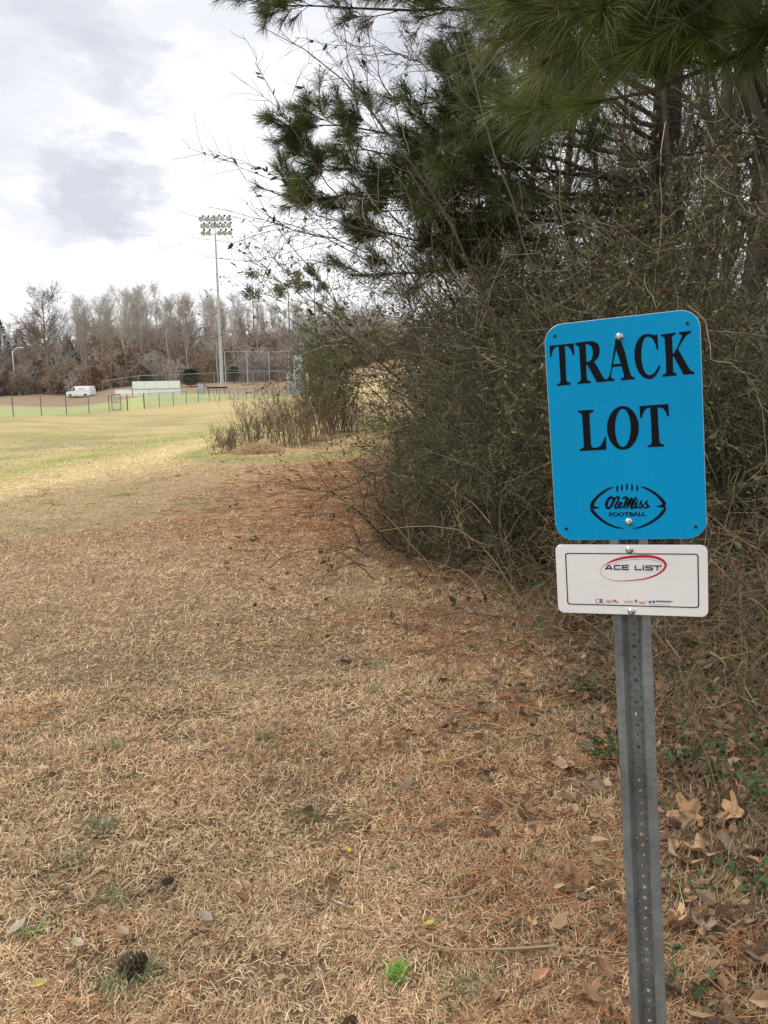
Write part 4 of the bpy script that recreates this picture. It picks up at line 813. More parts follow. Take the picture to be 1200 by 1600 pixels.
# ------------------------------------------------------------------ fences
def chain_fence(name, label, pts, h, sp, wire=.0022, pitch=.075, pr=.03, rr_=.022, gate=(), mid=False, bottom=True, postm=None, wiremat=None):
    """pts (x, y): a run of chain-link fence; posts are parts, wire netting one part"""
    pts = np.array(pts, float); seg = np.linalg.norm(np.diff(pts, axis=0), axis=1); tot = seg.sum(); s_ = np.r_[0, np.cumsum(seg)]
    f = lambda s: np.stack([np.interp(s, s_, pts[:, 0]), np.interp(s, s_, pts[:, 1])], -1)
    p0 = pts[0]; org = np.array([p0[0], p0[1], tz(*p0)]); t = thing(name, label, 'fence', org)
    n = int(tot/sp); ss = np.linspace(0, tot, n+1); gxy = f(ss); gzv = terrain(gxy[:, 0], gxy[:, 1], False)
    pm = None
    for i in range(n+1):
        A = Acc(); rod(A, (0, 0, -.1), (0, 0, h+.04), pr*(1.6 if i in gate else 1), 8)
        if pm is None or i in gate: me = A.mesh('post', postm or M_post)
        if pm is None and i not in gate: pm = me
        ob('post', me if i in gate else pm, t, np.array([gxy[i, 0], gxy[i, 1], gzv[i]])-org)
    sm_ = np.linspace(0, tot, max(2, int(tot/1.5))); q = f(sm_); zq = np.interp(sm_, ss, gzv); A = Acc()
    for zz in ([h]+([h*.5] if mid else [])):
        V, F4, c = tubes(np.c_[q, zq+zz][None], np.full((1, len(q)), rr_ if zz == h else rr_*.75), 6); A.add(V-org, F4)
    ob('rail', A.mesh('rail', wiremat or M_wire), t)
    us = np.arange(0, tot, pitch); A = Acc(); skip = [(ss[a], ss[b]) for a, b in zip(gate[::2], gate[1::2])]
    for sg in (1, -1):
        u0 = us; u1 = np.clip(us+sg*h*.8, 0, tot); P = np.stack([np.c_[f(u0), np.interp(u0, ss, gzv)+.03], np.c_[f(u1), np.interp(u1, ss, gzv)+.03+np.abs(u1-u0)/.8]], 1)
        k = np.abs(u1-u0) > .05
        for a, b in skip: k &= ~((u0 > a) & (u0 < b))
        V, F4, c = tubes(P[k], np.full((k.sum(), 2), wire), 3); A.add(V-org, F4)
    ob('netting', A.mesh('netting', wiremat or M_wire), t); return t
fy = np.linspace(28, 118, 20)
chain_fence('chain_link_fence', 'low chain link fence with dark posts running away between the lawn and the green field', [(fence_x(y), y) for y in fy], 1.2, 3.0, gate=(12, 13))
def PX(px, Y): q = at(px, 600, Y); return (q[0], Y)
chain_fence('chain_link_fence', 'long pale chain link fence on the clay bank under the far trees', [PX(160, 158), PX(240, 156), PX(330, 154), PX(440, 152), PX(520, 150)], 2.4, 7, .005, .22, .055, .045, postm=M_wire, wiremat=M_wire)
chain_fence('chain_link_fence', 'distant double-railed fence behind the white van at the left edge', [PX(-90, 172), PX(0, 171), PX(110, 170)], 2.2, 8, .006, .22, .06, .06, mid=True, postm=M_pole, wiremat=M_pole)
chain_fence('backstop_fence', 'tall chain link backstop with pale posts right of the floodlight pole', [PX(353, 144), PX(386, 143), PX(417, 142), PX(450, 140), PX(478, 137)], 6.2, 3.55, .005, .2, .075, .042, mid=True, postm=M_pole, wiremat=M_wire)
# gate leaf standing open
go = G(209, 63.5); t = thing('field_gate', 'narrow grey metal gate standing open in the low field fence', 'gate', (fence_x(63.0)-.05, 63.0, tz(fence_x(63.0), 63.0)), 1.15)
A = Acc()
for a, b in (((0, 0, .1), (0, 0, 1.25)), ((-.95, 0, .1), (-.95, 0, 1.25)), ((0, 0, .1), (-.95, 0, .1)), ((0, 0, 1.25), (-.95, 0, 1.25)), ((0, 0, .68), (-.95, 0, .68))): rod(A, a, b, .03)
ob('gate_frame', A.mesh('gate_frame', M_post), t); A = Acc()
for i in range(14):
    for sg in (1, -1): rod(A, (-.02-i*.068, 0, .1 if sg > 0 else 1.25), (max(-.93, -.02-i*.068-.6), 0, .1+1.15*min(1, (.91-i*.068)/.6) if sg > 0 else 1.25-1.15*min(1, (.91-i*.068)/.6)), .0025, 4)
ob('netting', A.mesh('netting', M_wire), t)

# ------------------------------------------------------------------ things across the field
# floodlight pole
q = G(347, 126); t = thing('floodlight_pole', 'tall steel floodlight pole with three rows of lamps beyond the field', 'light pole', q)
hp = 22.9; A = Acc(); rod(A, (0, 0, -.3), (0, 0, hp), .30, 12, r2=.11); rod(A, (0, 0, hp-.2), (0, 0, hp+2.4), .06, 8); ob('pole', A.mesh('pole', M_pole, True), t)
A = Acc(); rod(A, (0, 0, hp+2.4), (0, 0, hp+3.2), .02); ob('lightning_rod', A.mesh('lightning_rod', M_lamp), t)
A = Acc()
for zz in (0, .98, 1.95): rod(A, (-2.1, 0, hp+zz+.1), (2.2, 0, hp+zz+.1), .055)
ob('crossarm', A.mesh('crossarm', M_lamp), t)
LA = Acc(); prof = [(.02, .25), (.14, .24), (.2, .1), (.34, -.05), (.39, -.2), (.36, -.2), (.3, -.12)]; k = 12
V = np.array([(r*math.cos(2*math.pi*jj/k), z, r*math.sin(2*math.pi*jj/k)) for r, z in prof for jj in range(k)]); LA.add(V, [[i*k+jj, i*k+(jj+1) % k, (i+1)*k+(jj+1) % k, (i+1)*k+jj] for i in range(len(prof)-1) for jj in range(k)])
lm = LA.mesh('floodlight', M_lamp, True); LB_ = Acc(); V = np.array([(.35*math.cos(2*math.pi*jj/k), -.19, .35*math.sin(2*math.pi*jj/k)) for jj in range(k)]+[(0, -.17, 0)]); LB_.add(V, None, [[k, (jj+1) % k, jj] for jj in range(k)]); lb = LB_.mesh('lens', M_glassl)
SB_ = Acc(); box(SB_, (.28, .2, .33), (.22, .24, .26)); sbm = SB_.mesh('ballast_box', M_dark)
for r_, zz in enumerate((1.95, .98, .0)):
    xs = np.linspace(-1.9, 2.0, 6) + (0, .1, .2)[r_]
    if r_ == 2: xs = xs[[0, 1, 3, 4, 5]]
    for i, xx in enumerate(xs):
        o = ob('floodlight', lm, t, (xx, -.15, hp+zz+.28)); o.rotation_euler = (math.radians(22 if r_ < 2 else 50), 0, math.radians(rng.uniform(-35, 30))); ob('lens', lb, o); ob('ballast_box', sbm, o)
# street lamp
q = G(23.5, 168); t = thing('street_lamp', 'pale street lamp with one curved arm at the far left edge', 'street lamp', q); A = Acc(); rod(A, (0, 0, -.2), (0, 0, 8.6), .16, 10, r2=.09); ob('pole', A.mesh('pole', M_plate, True), t)
A = Acc(); V, F4, c = tubes(resamp(spline([(0, 0, 8.2), (.45, 0, 8.9), (1.1, 0, 9.25), (1.7, 0, 9.3)], 6), 12)[None], np.full((1, 12), .07), 8); A.add(V, F4); ob('arm', A.mesh('arm', M_plate, True), t)
A = Acc(); V = []
for xx, w, hh in ((1.55, .06, .05), (1.7, .16, .1), (2.1, .2, .12), (2.4, .1, .06)): V += [(xx, w*math.cos(a), 9.27+hh*math.sin(a)) for a in np.arange(8)*math.pi/4]
A.add(V, [[i*8+jj, i*8+(jj+1) % 8, (i+1)*8+(jj+1) % 8, (i+1)*8+jj] for i in range(3) for jj in range(8)]); ob('lamp_head', A.mesh('lamp_head', M_plate, True), t)
# van
q = G(125.5, 160); van = thing('van', 'white cargo van parked at the far side of the green field', 'van', q, math.radians(-16))
side = np.array([(-2.55, .45), (-2.62, .75), (-2.55, 1.05), (-1.75, 1.22), (-1.62, 1.3), (-1.0, 2.0), (-.75, 2.12), (0, 2.18), (2.2, 2.16), (2.5, 2.05), (2.62, 1.4), (2.65, .5), (2.3, .38), (-2.3, .38)])
def tuck(z): return .98 - .16*np.clip((z-1.15)/1.0, 0, 1)**1.4
n = len(side); V = np.vstack([np.c_[side[:, 0], -tuck(side[:, 1]), side[:, 1]], np.c_[side[:, 0], tuck(side[:, 1]), side[:, 1]]]); A = Acc(); A.add(V, [[i, (i+1) % n, (i+1) % n+n, i+n] for i in range(n)])
tt = tessellate_polygon([[Vector((x, z, 0)) for x, z in side]]); A.add(V[:n], None, [list(x) for x in tt]); A.add(V[n:], None, [list(x) for x in tt]); ob('body', A.mesh('body', M_vanw), van)
def pane(name, pts, m, par=van): A = Acc(); A.add(pts, [[0, 1, 2, 3]]); return ob(name, A.mesh(name, m), par)
pane('windshield', [(-1.62, -.86, 1.34), (-1.62, .86, 1.34), (-1.07, .78, 1.95), (-1.07, -.78, 1.95)], M_wind)
for s in (-1, 1):
    pane('side_window', [(-1.33, s*(tuck(1.32)+.01), 1.3), (-.62, s*(tuck(1.3)+.01), 1.3), (-.62, s*(tuck(1.92)+.012), 1.92), (-.98, s*(tuck(1.92)+.012), 1.92)], M_glass)
    for zz in (.62, 1.26): A = Acc(); box(A, (.9, s*(tuck(zz)+.006), zz), (3.1, .012, .03)); ob('side_trim', A.mesh('side_trim', M_grey), van)
    A = Acc(); box(A, (-1.38, s*1.08, 1.36), (.12, .16, .26)); ob('mirror', A.mesh('mirror', M_dark), van)
    A = Acc(); box(A, (-2.585, s*.72, .86), (.05, .34, .2)); ob('headlight', A.mesh('headlight', M_glassl), van)
    for xx in (-1.72, 1.62):
        A = Acc(); rod(A, (xx, s*.8, .36), (xx, s*1.0, .36), .36, 18); w = ob('wheel', A.mesh('wheel', M_tyre), van); A = Acc(); rod(A, (xx, s*.985, .36), (xx, s*1.01, .36), .2, 12); ob('rim', A.mesh('rim', M_lamp), w)
A = Acc()
for i in range(5): box(A, (.35+i*.27, -.93, 1.62+.05*math.sin(i*2)), (.2, .016, .16-.02*(i % 2)), rot=_rz(0))
ob('side_marking', A.mesh('side_marking', M_inkblue), van)
A = Acc(); box(A, (-2.62, 0, .82), (.06, 1.05, .34)); ob('grille', A.mesh('grille', M_dark), van); A = Acc(); box(A, (-2.6, 0, .52), (.16, 1.9, .24)); ob('bumper', A.mesh('bumper', M_dark), van)
# white panel wall
q = G(232, 115); t = thing('panel_wall', 'long white two-tier panel wall at the far side of the green field', 'wall', q, math.radians(3)); w = 98/F*115
for x0, x1, z0, z1, nb in ((-4.6, -2.3, 0.05, .95, 1), (-2.2, 4.4, 0.05, .95, 3), (-2.2, 4.3, 1.0, 2.05, 4)):
    for i in range(nb):
        a, b = x0+(x1-x0)*i/nb, x0+(x1-x0)*(i+1)/nb; A = Acc(); box(A, ((a+b)/2, 0, (z0+z1)/2), (b-a-.04, .06, z1-z0)); ob('panel', A.mesh('panel', M_white), t)
A = Acc(); rod(A, (-2.3, -.08, .98), (4.4, -.08, .98), .035); ob('rail', A.mesh('rail', M_lamp), t)
for xx in (-2.25, 0, 2.2, 4.4): A = Acc(); rod(A, (xx, .08, -.2), (xx, .08, 2.1), .04); ob('post', A.mesh('post', M_lamp), t)
# cabinet, bench, cream box by the pole
q = G(314, 121); t = thing('utility_cabinet', 'grey upright metal cabinet standing left of the floodlight pole', 'cabinet', q); A = Acc(); box(A, (0, 0, .75), (.9, .4, 1.5)); box(A, (0, 0, 1.53), (.98, .48, .06)); ob('body', A.mesh('body', M_lamp), t); A = Acc(); box(A, (0, -.21, .75), (.75, .02, 1.3)); ob('door', A.mesh('door', M_pole), t)
q = G(338, 119); t = thing('team_bench', 'long dark bench at the foot of the floodlight pole', 'bench', q); A = Acc(); box(A, (0, 0, .5), (3.0, .3, .06)); ob('seat', A.mesh('seat', M_dark), t); A = Acc(); box(A, (0, .2, .85), (3.0, .05, .25)); ob('backrest', A.mesh('backrest', M_dark), t)
for xx in (-1.2, 0, 1.2):
    A = Acc(); box(A, (xx, 0, .24), (.06, .3, .48)); box(A, (xx, .2, .5), (.05, .05, .7)); ob('leg', A.mesh('leg', M_dark), t)
q = G(343, 123); t = thing('storage_box', 'cream box standing against the base of the floodlight pole', 'box', q); A = Acc(); box(A, (0, 0, .5), (.9, .6, 1.0)); ob('body', A.mesh('body', M_yellow), t); A = Acc(); box(A, (0, 0, 1.04), (.96, .66, .08)); ob('lid', A.mesh('lid', M_yellow), t)
# screened scoreboard back behind the bush island
q = G(465, 100); t = thing('windscreen_panel', 'pale blue-grey windscreen panel on posts behind the bush island', 'screen', q); A = Acc(); box(A, (0, 0, 1.55), (2.5, .05, 2.6)); ob('screen', A.mesh('screen', M_screen), t); A = Acc(); box(A, (.2, 0, 3.9), (1.1, .05, 2.0)); ob('screen', A.mesh('screen', M_screen), t)
for xx in (-1.25, -.35, .75, 1.25): A = Acc(); rod(A, (xx, .06, -.2), (xx, .06, 4.9 if abs(xx) < 1 else 2.9), .05); ob('post', A.mesh('post', M_pole), t)

# ------------------------------------------------------------------ far treeline
FB = [(.40, .36, .315), (.48, .43, .375), (.30, .265, .23)]; FT = [(.42, .385, .345), (.49, .45, .40), (.35, .32, .285)]  # bark and twig tones lightened, standing in for haze over the distance
LF = 'bare grey winter tree in the far line of trees beyond the field'; GF = 'bare trees of the far treeline'
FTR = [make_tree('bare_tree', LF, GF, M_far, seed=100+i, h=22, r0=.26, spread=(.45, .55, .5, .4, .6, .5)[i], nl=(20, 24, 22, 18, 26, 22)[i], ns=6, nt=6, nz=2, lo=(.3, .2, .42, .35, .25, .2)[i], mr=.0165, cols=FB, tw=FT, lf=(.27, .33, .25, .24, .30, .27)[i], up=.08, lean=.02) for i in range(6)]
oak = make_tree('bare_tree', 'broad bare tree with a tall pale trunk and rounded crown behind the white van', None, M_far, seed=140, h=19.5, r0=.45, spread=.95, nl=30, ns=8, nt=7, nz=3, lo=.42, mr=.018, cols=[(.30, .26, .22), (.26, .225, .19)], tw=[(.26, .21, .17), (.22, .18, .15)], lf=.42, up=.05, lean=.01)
q = G(79, 170); oak.location = q.tolist()
def ht_scale(px):                                      # skyline of the tree line (pixel row of the tops)
    return np.interp(px, [0, 40, 60, 110, 130, 160, 215, 250, 300, 340, 380, 430, 480, 560, 640], [470, 500, 475, 480, 437, 450, 430, 437, 445, 440, 450, 455, 452, 458, 470])
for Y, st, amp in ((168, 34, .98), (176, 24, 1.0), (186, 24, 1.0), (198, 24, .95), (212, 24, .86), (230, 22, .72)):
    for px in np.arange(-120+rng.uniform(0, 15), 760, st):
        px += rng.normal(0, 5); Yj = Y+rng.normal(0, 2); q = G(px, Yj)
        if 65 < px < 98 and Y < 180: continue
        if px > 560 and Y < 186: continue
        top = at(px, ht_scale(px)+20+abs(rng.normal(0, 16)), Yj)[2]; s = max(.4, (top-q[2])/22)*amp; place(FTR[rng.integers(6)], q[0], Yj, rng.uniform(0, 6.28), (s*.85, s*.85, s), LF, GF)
# understory: russet-leaved and grey brush
def brush(seed, leafc, n=9, h=4.5, nl=5000, tw=FT):
    g = np.random.default_rng(seed); A = Acc(); B = Acc(); az = g.uniform(0, 6.28, n); S = grow(np.c_[g.normal(0, .3, n), g.normal(0, .3, n), np.full(n, -.2)], np.c_[np.cos(az)*.35, np.sin(az)*.35, np.ones(n)], h*g.uniform(.6, 1.1, n), 7, .1, 0, g); R = taper(np.full(n, .05), np.full(n, .02), 7)
    V, F4, c = tubes(S, R, 4, pal(tw, n, g=g)); A.add(V, F4, None, c); p, dd, r, t = kids(S, R, 12, .05, 1, (.5, 1.3), g); m = len(p); T = grow(p, dd, h*.3*g.uniform(.4, 1.1, m), 5, .15, 0, g); V, F4, c = tubes(T, np.full((m, 5), .018), 3, pal(tw, m, g=g)); A.add(V, F4, None, c)
    p, dd, r, t = kids(T, np.full((m, 5), .01), 8, .1, 1, (.4, 1.2), g); m = len(p); U = grow(p, dd, h*.1*g.uniform(.4, 1.2, m), 3, .15, 0, g); V, F4, c = tubes(U, np.full((m, 3), .014), 3, pal(tw, m, g=g)); A.add(V, F4, None, c)
    if nl:
        p, dd, r, t = kids(U, np.full((m, 3), .01), max(1, nl//m+1), 0, 1, (.3, 1.3), g); s = g.permutation(len(p))[:nl]; V, F3, c = leaves(p[s], dd[s]+[0, 0, -.3], g.uniform(.12, .24, len(s)), .6, pal(leafc, len(s), g=g), g); B.add(V, None, F3, c)
    return A, B
def make_brush(name, label, group, seed, leafc, **kw):
    A, B = brush(seed, leafc, **kw); t = thing(name, label, 'shrub', group=group); ob('stems', A.mesh('stems', M_far), t)
    if B.n: ob('foliage', B.mesh('foliage', M_far), t)
    return t
RUS = [(.34, .20, .12), (.40, .25, .15), (.26, .15, .10), (.42, .30, .19)]
LR, GR = 'russet shrub still holding dead leaves under the far bare trees', 'russet shrubs under the far treeline'; LGy, GGy = 'leafless grey-brown brush under the far bare trees', 'grey brush under the far treeline'
RB_ = [make_brush('russet_shrub', LR, GR, s, RUS, nl=1700) for s in (201, 202)]; GB_ = [make_brush('grey_brush', LGy, GGy, s, RUS, nl=0, n=14) for s in (211, 212)]
for Y, st in ((165.5, 16), (171, 14), (179, 14), (190, 14), (203, 15), (222, 15)):
    for px in np.arange(-110+rng.uniform(0, 12), 640, st):
        px += rng.normal(0, 4); Yj = Y+rng.normal(0, 1.5); q = G(px, Yj)
        if px > 540 and Y < 179: continue
        rus = rng.uniform() < np.interp(px, [0, 110, 150, 250, 300, 400, 500], [.3, .5, .75, .6, .45, .5, .4]); s = rng.uniform(.7, 1.5)*np.interp(Y, [165, 180, 222], [1, 1.5, 2.1]); place((RB_ if rus else GB_)[rng.integers(2)], q[0], Yj, rng.uniform(0, 6.28), (s, s, s*rng.uniform(.8, 1.3)), LR if rus else LGy, GR if rus else GGy)
# far evergreens
def cedar(seed, h, r, cols, n=3000, conic=True, lsz=.35):
    g = np.random.default_rng(seed); T = Acc(); rod(T, (0, 0, -.3), (0, 0, h*.9), .16, 7, col=(.1, .08, .06), r2=.04); z = g.uniform(.06, 1, n)**.8; az = g.uniform(0, 6.28, n); rad = r*(np.sin(np.clip((1.02-z)*1.9, 0, 1.57)) if conic else np.sqrt(np.clip(1-(2*z-1.1)**2, 0, 1)))*g.uniform(.35, 1, n)*(1+.28*np.sin(az*3+z*14)); B = Acc()
    d = np.c_[np.cos(az), np.sin(az), g.uniform(-.2, .8, n)]; V, F3, c = leaves(np.c_[np.cos(az)*rad, np.sin(az)*rad, z*h], d, g.uniform(.5, 1.2, n)*lsz, .4, pal(cols, n, jit=.25, g=g), g); B.add(V, None, F3, c); return T, B
EV = [(.07, .09, .055), (.09, .11, .065), (.055, .07, .045)]
for i, (px, Y, h, r, lab) in enumerate(((6, 172, 15, 3.2, 'dark evergreen at the left edge behind the street lamp'), (36, 178, 13, 2.6, 'dark evergreen just right of the street lamp among bare trees'), (-18, 170, 13, 3, 'dark evergreen half cut by the left edge'), (298, 157, 3.2, 1.5, 'small round dark cedar on the bank above the white panel wall'), (227, 163, 1.8, 1.2, 'little dark evergreen bush under the trees left of the cedar'), (366, 160, 3.0, .9, 'dark cedar behind the backstop fence'), (112, 182, 10, 2.6, 'dusky evergreen behind the broad bare tree'))):
    T, B = cedar(300+i, h, r, EV, conic=h > 5); t = thing('evergreen_tree', lab, 'tree', G(px, Y)); ob('trunk', T.mesh('trunk', M_bark), t); ob('crown', B.mesh('crown', M_far), t)
for i, (px, Y, h, lab) in enumerate(((400, 178, 21.5, 'slender far pine rising above the bare trees right of the floodlight'), (455, 175, 22, 'fuller far pine showing above the bare trees over the backstop'), (495, 180, 22.5, 'far pine next to the thicket showing above the bare trees'))):
    g = np.random.default_rng(330+i); T = Acc(); rod(T, (0, 0, -.3), (0, 0, h), .2, 7, col=(.12, .09, .07), r2=.04); nc = 22 if i else 13; zc = g.uniform(.76, 1, nc); ac = g.uniform(0, 6.28, nc); rc = (2.9 if i else 1.9)*np.sqrt(np.clip(1.02-((zc-.85)/.16)**2, .03, 1))*g.uniform(.3, 1, nc); n = nc*75; k = np.repeat(np.arange(nc), 75); z = zc[k]+g.normal(0, .4, n)/h; az = ac[k]; rad = rc[k]+g.normal(0, .5, n); az = az+g.normal(0, .35, n)/np.maximum(np.abs(rad), .6); B = Acc()
    V, F3, c = leaves(np.c_[np.cos(az)*rad, np.sin(az)*rad, z*h], np.c_[np.cos(az), np.sin(az), g.uniform(-.2, 1, n)], g.uniform(.3, .6, n), .4, pal([(.14, .17, .08), (.18, .21, .10), (.11, .13, .07)], n, jit=.2, g=g), g); B.add(V, None, F3, c)
    t = thing('pine_tree', lab, 'tree', G(px, Y)); ob('trunk', T.mesh('trunk', M_bark), t); ob('crown', B.mesh('crown', M_far), t)

# ------------------------------------------------------------------ small things in the grass
def lobed(seed, size, lobes=5, depth=.45, curl=.5, col=(.42, .27, .15)):
    g = np.random.default_rng(seed); n = 40; a = np.linspace(0, 2*math.pi, n, endpoint=False)
    r = (.55+depth*.9*np.abs(np.cos(a*lobes/2))**1.6)*(1-.35*np.exp(-((a-math.pi)/.35)**2)); r = r*(1+g.normal(0, .05, n)); rings = [.0, .33, .66, 1.0]; V = []
    ca = g.uniform(0, 6.28)
    for q in rings:
        x = np.cos(a)*r*q*size*.5; y = np.sin(a)*r*q*size*.5; u = x*math.cos(ca)+y*math.sin(ca); z = curl*(u/size)**2*size*1.6+.10*size*q*np.sin(a*lobes+1)*.5*curl + size*.05*q*np.sin(3*a+ca); V.append(np.c_[x, y, z])
    V = np.vstack(V); i = np.arange(n); j_ = (i+1) % n; F4 = np.vstack([np.stack([k_*n+i, k_*n+n+i, k_*n+n+j_, k_*n+j_], 1) for k_ in (1, 2)]); F3 = np.stack([i*0, n+i, n+j_], 1)
    vein = (1-.22*(np.abs(np.cos(a*lobes/2)) > .97)); c = np.array(col)*np.tile(vein, 4)[:, None]*(1+g.normal(0, .06, (len(V), 1)))
    A = Acc(); A.add(V, F4, F3, c); P = np.array([[-.2*size, 0, .01], [-.45*size, 0, .005], [-.8*size, .03*size, .004]])
    Vt, Ft, ct = tubes(P[None], np.full((1, 3), .0012), 4, (.25, .16, .09)); A.add(Vt, Ft, None, ct); return A.mesh('fallen_leaf', M_dead, True)
def oval_leaf(seed, size, w, curl, col):
    g = np.random.default_rng(seed); m = 12; t = np.linspace(0, 1, m); hw = w*size*np.sin(math.pi*t**.85)**.8; V = []
    for sx in (-1, -.5, 0, .5, 1): V.append(np.c_[(t-.5)*size, sx*hw*.5, np.abs(sx)*hw*.35+curl*size*(t-.5)**2*2])
    V = np.vstack(V); F4 = [[a*m+i, a*m+i+1, (a+1)*m+i+1, (a+1)*m+i] for a in range(4) for i in range(m-1)]; c = np.array(col)*np.repeat([1, .97, .78, .97, 1], m)[:, None]*(1+g.normal(0, .05, (len(V), 1))); return Acc().add(V, F4, None, c).mesh('fallen_leaf', M_dead, True)
def put(name, me, px, py, rz, label, cat, group=None, tilt=(0, 0), dz=.034, pos=None):
    q = hit(px, py) if pos is None else pos; o = ob(name, me, None, q+[0, 0, dz]); o.rotation_euler = (tilt[0], tilt[1], rz); return tag(o, label, cat, group)
TAN, BRN, PALE = (.46, .28, .15), (.28, .16, .09), (.42, .29, .18)
put('fallen_leaf', oval_leaf(1, .062, .42, .25, (.52, .29, .16)), 843, 1541, .55, 'smooth oval orange-tan leaf lying alone left of the post near the bottom', 'leaf', tilt=(.25, -.1), dz=.03)
big = [(1072, 1290, .13, 'upright curled tan leaf just right of the post', (1.0, .3), TAN), (1098, 1352, .13, 'large pale tan lobed leaf right of the post, flattest of its cluster', (.35, -.2), (.46, .32, .19)), (1062, 1362, .12, 'tan curled leaf tucked under the large pale lobed leaf', (.2, .5), (.46, .33, .2)), (1140, 1287, .12, 'pointed tan leaf standing on edge near the right border', (.8, -.4), TAN), (1146, 1186, .10, 'two-pointed tan leaf below the yellow leaves at the right', (.6, .3), TAN), (1049, 1462, .10, 'long-lobed orange-tan leaf beside the lower post', (.5, -.6), (.52, .34, .18)), (1096, 1468, .07, 'grey-brown leaf right of the lower post', (.2, .2), (.27, .21, .17)), (884, 1212, .12, 'star-lobed pale tan leaf left of the post', (.25, .1), PALE), (1036, 1094, .09, 'tan leaf leaning on the right side of the post', (.9, .5), TAN), (921, 1413, .05, 'small cream curled leaf left of the post', (.5, .3), (.50, .40, .28)), (893, 1392, .1, 'dark brown crumpled leaf left of the post', (.4, .5), BRN), (952, 1178, .07, 'tan leaf touching the left side of the post', (.7, .3), TAN), (862, 899, .10, 'pale leaf caught at the thicket foot left of the white plate', (.9, .2), (.42, .3, .22))]
for i, (px, py, s, lab, tl, cc) in enumerate(big):
    lo = 5 if i not in (7, 5) else 7; put('fallen_leaf', lobed(400+i, s*1.05, lo, .5 if lo == 5 else .55, .35 if i in (7, 9) else .7, cc), px, py, rng.uniform(0, 6.28), lab, 'leaf', 'larger fallen leaves near the post', tl, .045)
LL = 'small brown fallen leaf among the litter around the post'; GLf = 'small fallen leaves around the post'
pro = [lobed(430+i, .075, 5, .5, .8, (TAN, BRN, (.38, .24, .14), (.24, .16, .11))[i % 4]) for i in range(6)]+[oval_leaf(440+i, .06, .5, .5, (BRN, TAN, (.33, .22, .14))[i]) for i in range(3)]
for i in range(85):
    px, py = rng.uniform(820, 1260), rng.uniform(930, 1600)
    if rng.uniform() < .35: px = rng.uniform(640, 900); py = rng.uniform(900, 1100)
    o = put('fallen_leaf', pro[i % 9], px, py, rng.uniform(0, 6.28), LL, 'leaf', GLf, (rng.normal(0, .5), rng.normal(0, .5)), .036); s = rng.uniform(.5, 1.1); o.scale = (s, s, s)
for px, py, cc, s, lab in ((30, 1464, (.55, .48, .40), .06, 'pale grey-tan leaf near the left edge by the green tuft'), (124, 1488, (.5, .42, .33), .045, 'pale tan leaf low on the left, left of the pine cone'), (192, 1470, (.42, .34, .26), .05, 'grey-brown leaf above the pine cone'), (322, 1445, (.42, .35, .27), .05, 'dull grey leaf in the grass at lower centre-left'), (527, 1427, (.5, .44, .36), .05, 'pale pointed leaf left of the bent vine'), (758, 1258, (.52, .30, .18), .04, 'small orange-tan leaf in the middle grass'), (728, 1258, (.45, .22, .12), .05, 'reddish leaf beside the small orange-tan one'), (366, 1129, (.55, .45, .33), .06, 'pale sliver of leaf at the middle of the grass'), (66, 1213, (.5, .4, .3), .055, 'tan leaf in the grass at the left side'), (62, 1552, (.55, .50, .16), .04, 'yellow-green leaf in the bottom left corner'), (545, 1342, (.55, .40, .06), .035, 'bright yellow leaf in the grass left of the bent vine'), (671, 1458, (.5, .45, .12), .035, 'yellow-green leaf inside the loop of the bent vine'), (1178, 1129, (.60, .52, .05), .05, 'bright yellow leaf held among the green plants at the right edge'), (717, 1380, (.30, .36, .12), .035, 'green leaf lying above the bent vine')):
    put('fallen_leaf', oval_leaf(int(px), s, .5, .3, cc), px, py, rng.uniform(0, 3.1), lab, 'leaf', None, (rng.normal(0, .25), rng.normal(0, .25)), .028 if px < 1100 else .1)
# bent vine on the ground
vp = [(868,1500),(815,1504),(760,1506),(710,1506),(672,1497),(650,1482),(645,1464),(652,1446),(660,1430),(675,1424),(710,1424),(735,1418),(760,1402),(790,1370)]
P = spline(np.array([hit(*p) for p in vp]), 6); P[:, 2] += .042; P = resamp(P, 60); V, F4, c = tubes(P[None], np.linspace(.0042, .0022, 60)[None], 6, (.34, .25, .16)); o = ob('vine', Acc().add(V, F4, None, c).mesh('vine', M_twig, True)); tag(o, 'thin tan vine stem bent in a loop on the grass left of the post', 'vine')
# pine cones
def cone_mesh():
    A = Acc(); n = 70
    for i in range(n):
        f = i/n; a = i*2.39996; r = .024*math.sin(math.pi*(f*.85+.12)); z = (f-.5)*.075; d = np.array([math.cos(a), math.sin(a), .35-.6*(1-f)]); s = np.array([-math.sin(a), math.cos(a), 0]); b = np.array([0, 0, z]); tip = b+d*(r+.006)
        A.add([b-s*.003, b+s*.003, tip+s*.007+[0, 0, .001], tip+d*.004, tip-s*.007+[0, 0, .001], b+d*r*.8+[0, 0, .005]], [[0, 1, 2, 4]], [[4, 2, 3], [0, 5, 1], [1, 5, 2], [2, 5, 4], [4, 5, 0]])
    return A.mesh('pine_cone', M_cone)
cm_ = cone_mesh()
for px, py, s, lab in ((208, 1524, 1.0, 'dark pine cone beside a green tuft at lower left'), (262, 1388, .5, 'small dark broken pine cone in the middle left grass')):
    o = put('pine_cone', cm_, px, py, rng.uniform(0, 6), lab, 'pine cone', None, (1.4, .4), .028); o.scale = (s, s, s)
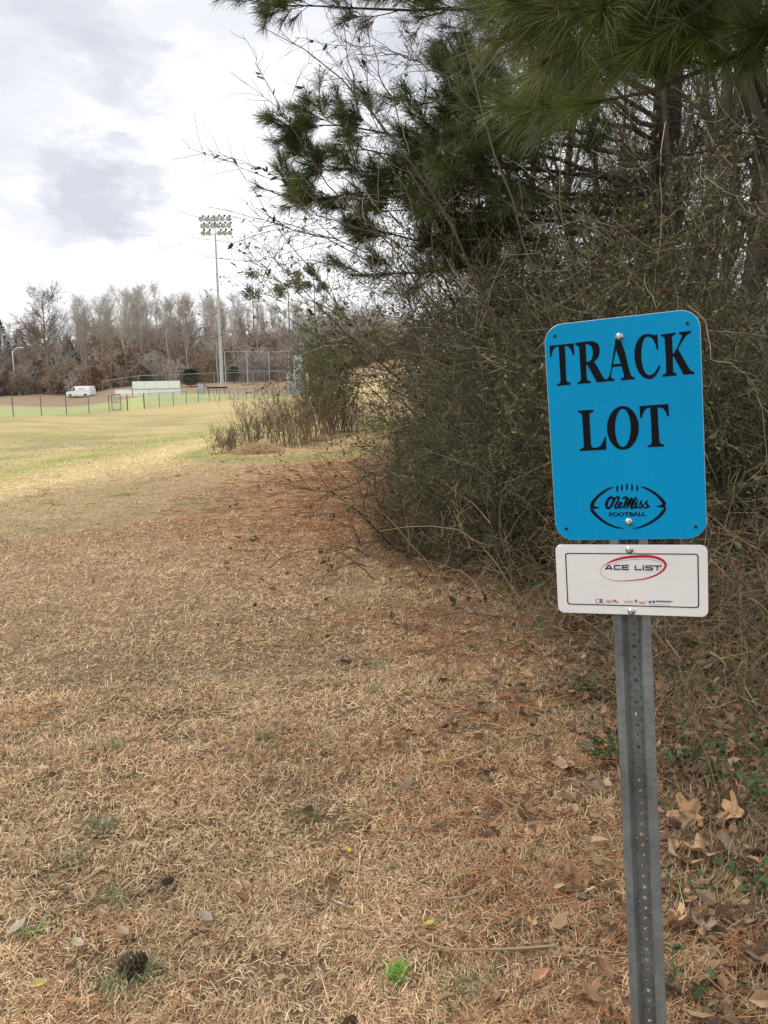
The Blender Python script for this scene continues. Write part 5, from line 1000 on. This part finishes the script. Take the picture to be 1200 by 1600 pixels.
# green tufts
def tuft(seed, n, h, col, r, wd=.0018):
    g = np.random.default_rng(seed); az = g.uniform(0, 6.28, n); base = np.c_[g.normal(0, r, n), g.normal(0, r, n), np.zeros(n)]; P = grow(base, np.c_[np.cos(az)*.7, np.sin(az)*.7, np.ones(n)*.8], h*g.uniform(.5, 1.2, n), 4, .1, -.12, g)
    s = unit(np.c_[-np.sin(az), np.cos(az), np.zeros(n)])*wd*.5; w = np.array([1, .9, .6, .1])[None, :, None]; V = np.stack([P-s[:, None]*w, P+s[:, None]*w], 2).reshape(-1, 3); i = np.arange(n)[:, None]*8+np.arange(3)*2; F4 = np.stack([i, i+1, i+3, i+2], -1).reshape(-1, 4)
    return Acc().add(V, F4, None, np.repeat(pal(col, n, g=g), 8, 0)).mesh('green_tuft', M_leaf)
DG = [(.14, .20, .085), (.18, .24, .10), (.10, .15, .065), (.25, .26, .13)]
for i, (px, py, r, lab) in enumerate(((588, 1045, .03, 'upper green grass tuft in the middle of the dry grass'), (590, 1082, .025, 'green grass tuft just below the upper middle tuft'), (411, 1158, .03, 'green grass tuft at centre-left of the dry grass'), (175, 1172, .022, 'small green tuft left of the centre-left tuft'), (155, 1297, .022, 'dark green tuft at the left of the dry grass'), (103, 1350, .035, 'thin greyish green tuft near the left edge'), (475, 1282, .025, 'dark green tuft at the centre of the dry grass'), (168, 1415, .03, 'pale green tuft above the pine cone'), (225, 1527, .022, 'green tuft touching the pine cone'), (172, 1563, .025, 'dark green tuft at the bottom left below the pine cone'), (735, 1548, .05, 'loose green grass tuft near the bottom below the bent vine'))):
    put('green_tuft', tuft(500+i, 130, .075, DG, min(r, .032)), px, py, 0, lab, 'grass tuft', dz=.0)
put('green_tuft', tuft(520, 60, .045, [(.16, .30, .05), (.22, .36, .08)], .016, .006), 620, 1530, 0, 'bright green clover-like weed at the bottom centre', 'weed', dz=.012); put('green_tuft', tuft(521, 26, .05, [(.16, .28, .06), (.24, .3, .1)], .02, .004), 60, 1462, 0, 'bright green small weed near the left edge', 'weed', dz=.01)
# leafy green seedlings right of the post
def seedling(seed, n=7, h=.16):
    g = np.random.default_rng(seed); A = Acc(); B = Acc(); az = g.uniform(0, 6.28, n); S = grow(np.c_[g.normal(0, .02, (n, 2)), np.zeros(n)], np.c_[np.cos(az)*.6, np.sin(az)*.6, np.ones(n)], h*g.uniform(.6, 1.2, n), 5, .12, -.05, g); V, F4, c = tubes(S, taper(np.full(n, .0016), np.full(n, .0008), 5), 4, (.12, .13, .05)); A.add(V, F4, None, c)
    p, dd, r, t = kids(S, np.full((n, 5), .001), 5, .3, 1, (.6, 1.3), g); V, F3, c = leaves(p, dd, g.uniform(.018, .038, len(p)), .6, pal([(.07, .12, .045), (.10, .15, .06), (.055, .09, .04)], len(p), g=g), g); B.add(V, None, F3, c); return A, B
sd_ = []
for s in (601, 602, 603):
    A, B = seedling(s); t = thing('leafy_plant', 'low green leafy plant in the litter right of the post', 'plant', group='leafy plants beside the post'); ob('stems', A.mesh('stems', M_twig), t); ob('foliage', B.mesh('foliage', M_leaf), t); sd_.append(t)
for i, (px, py) in enumerate(((1075, 1195), (1100, 1185), (1170, 1265), (1130, 1230), (1070, 1410), (1185, 1130), (1110, 1010), (1150, 1060), (1190, 1190), (1040, 1200), (1060, 1560), (1190, 1420), (940, 1200), (960, 1185), (1180, 1000), (920, 1090), (1090, 1100))):
    q = hit(px, py); place(sd_[i % 3], q[0], q[1], rng.uniform(0, 6.28), rng.uniform(.7, 1.2))
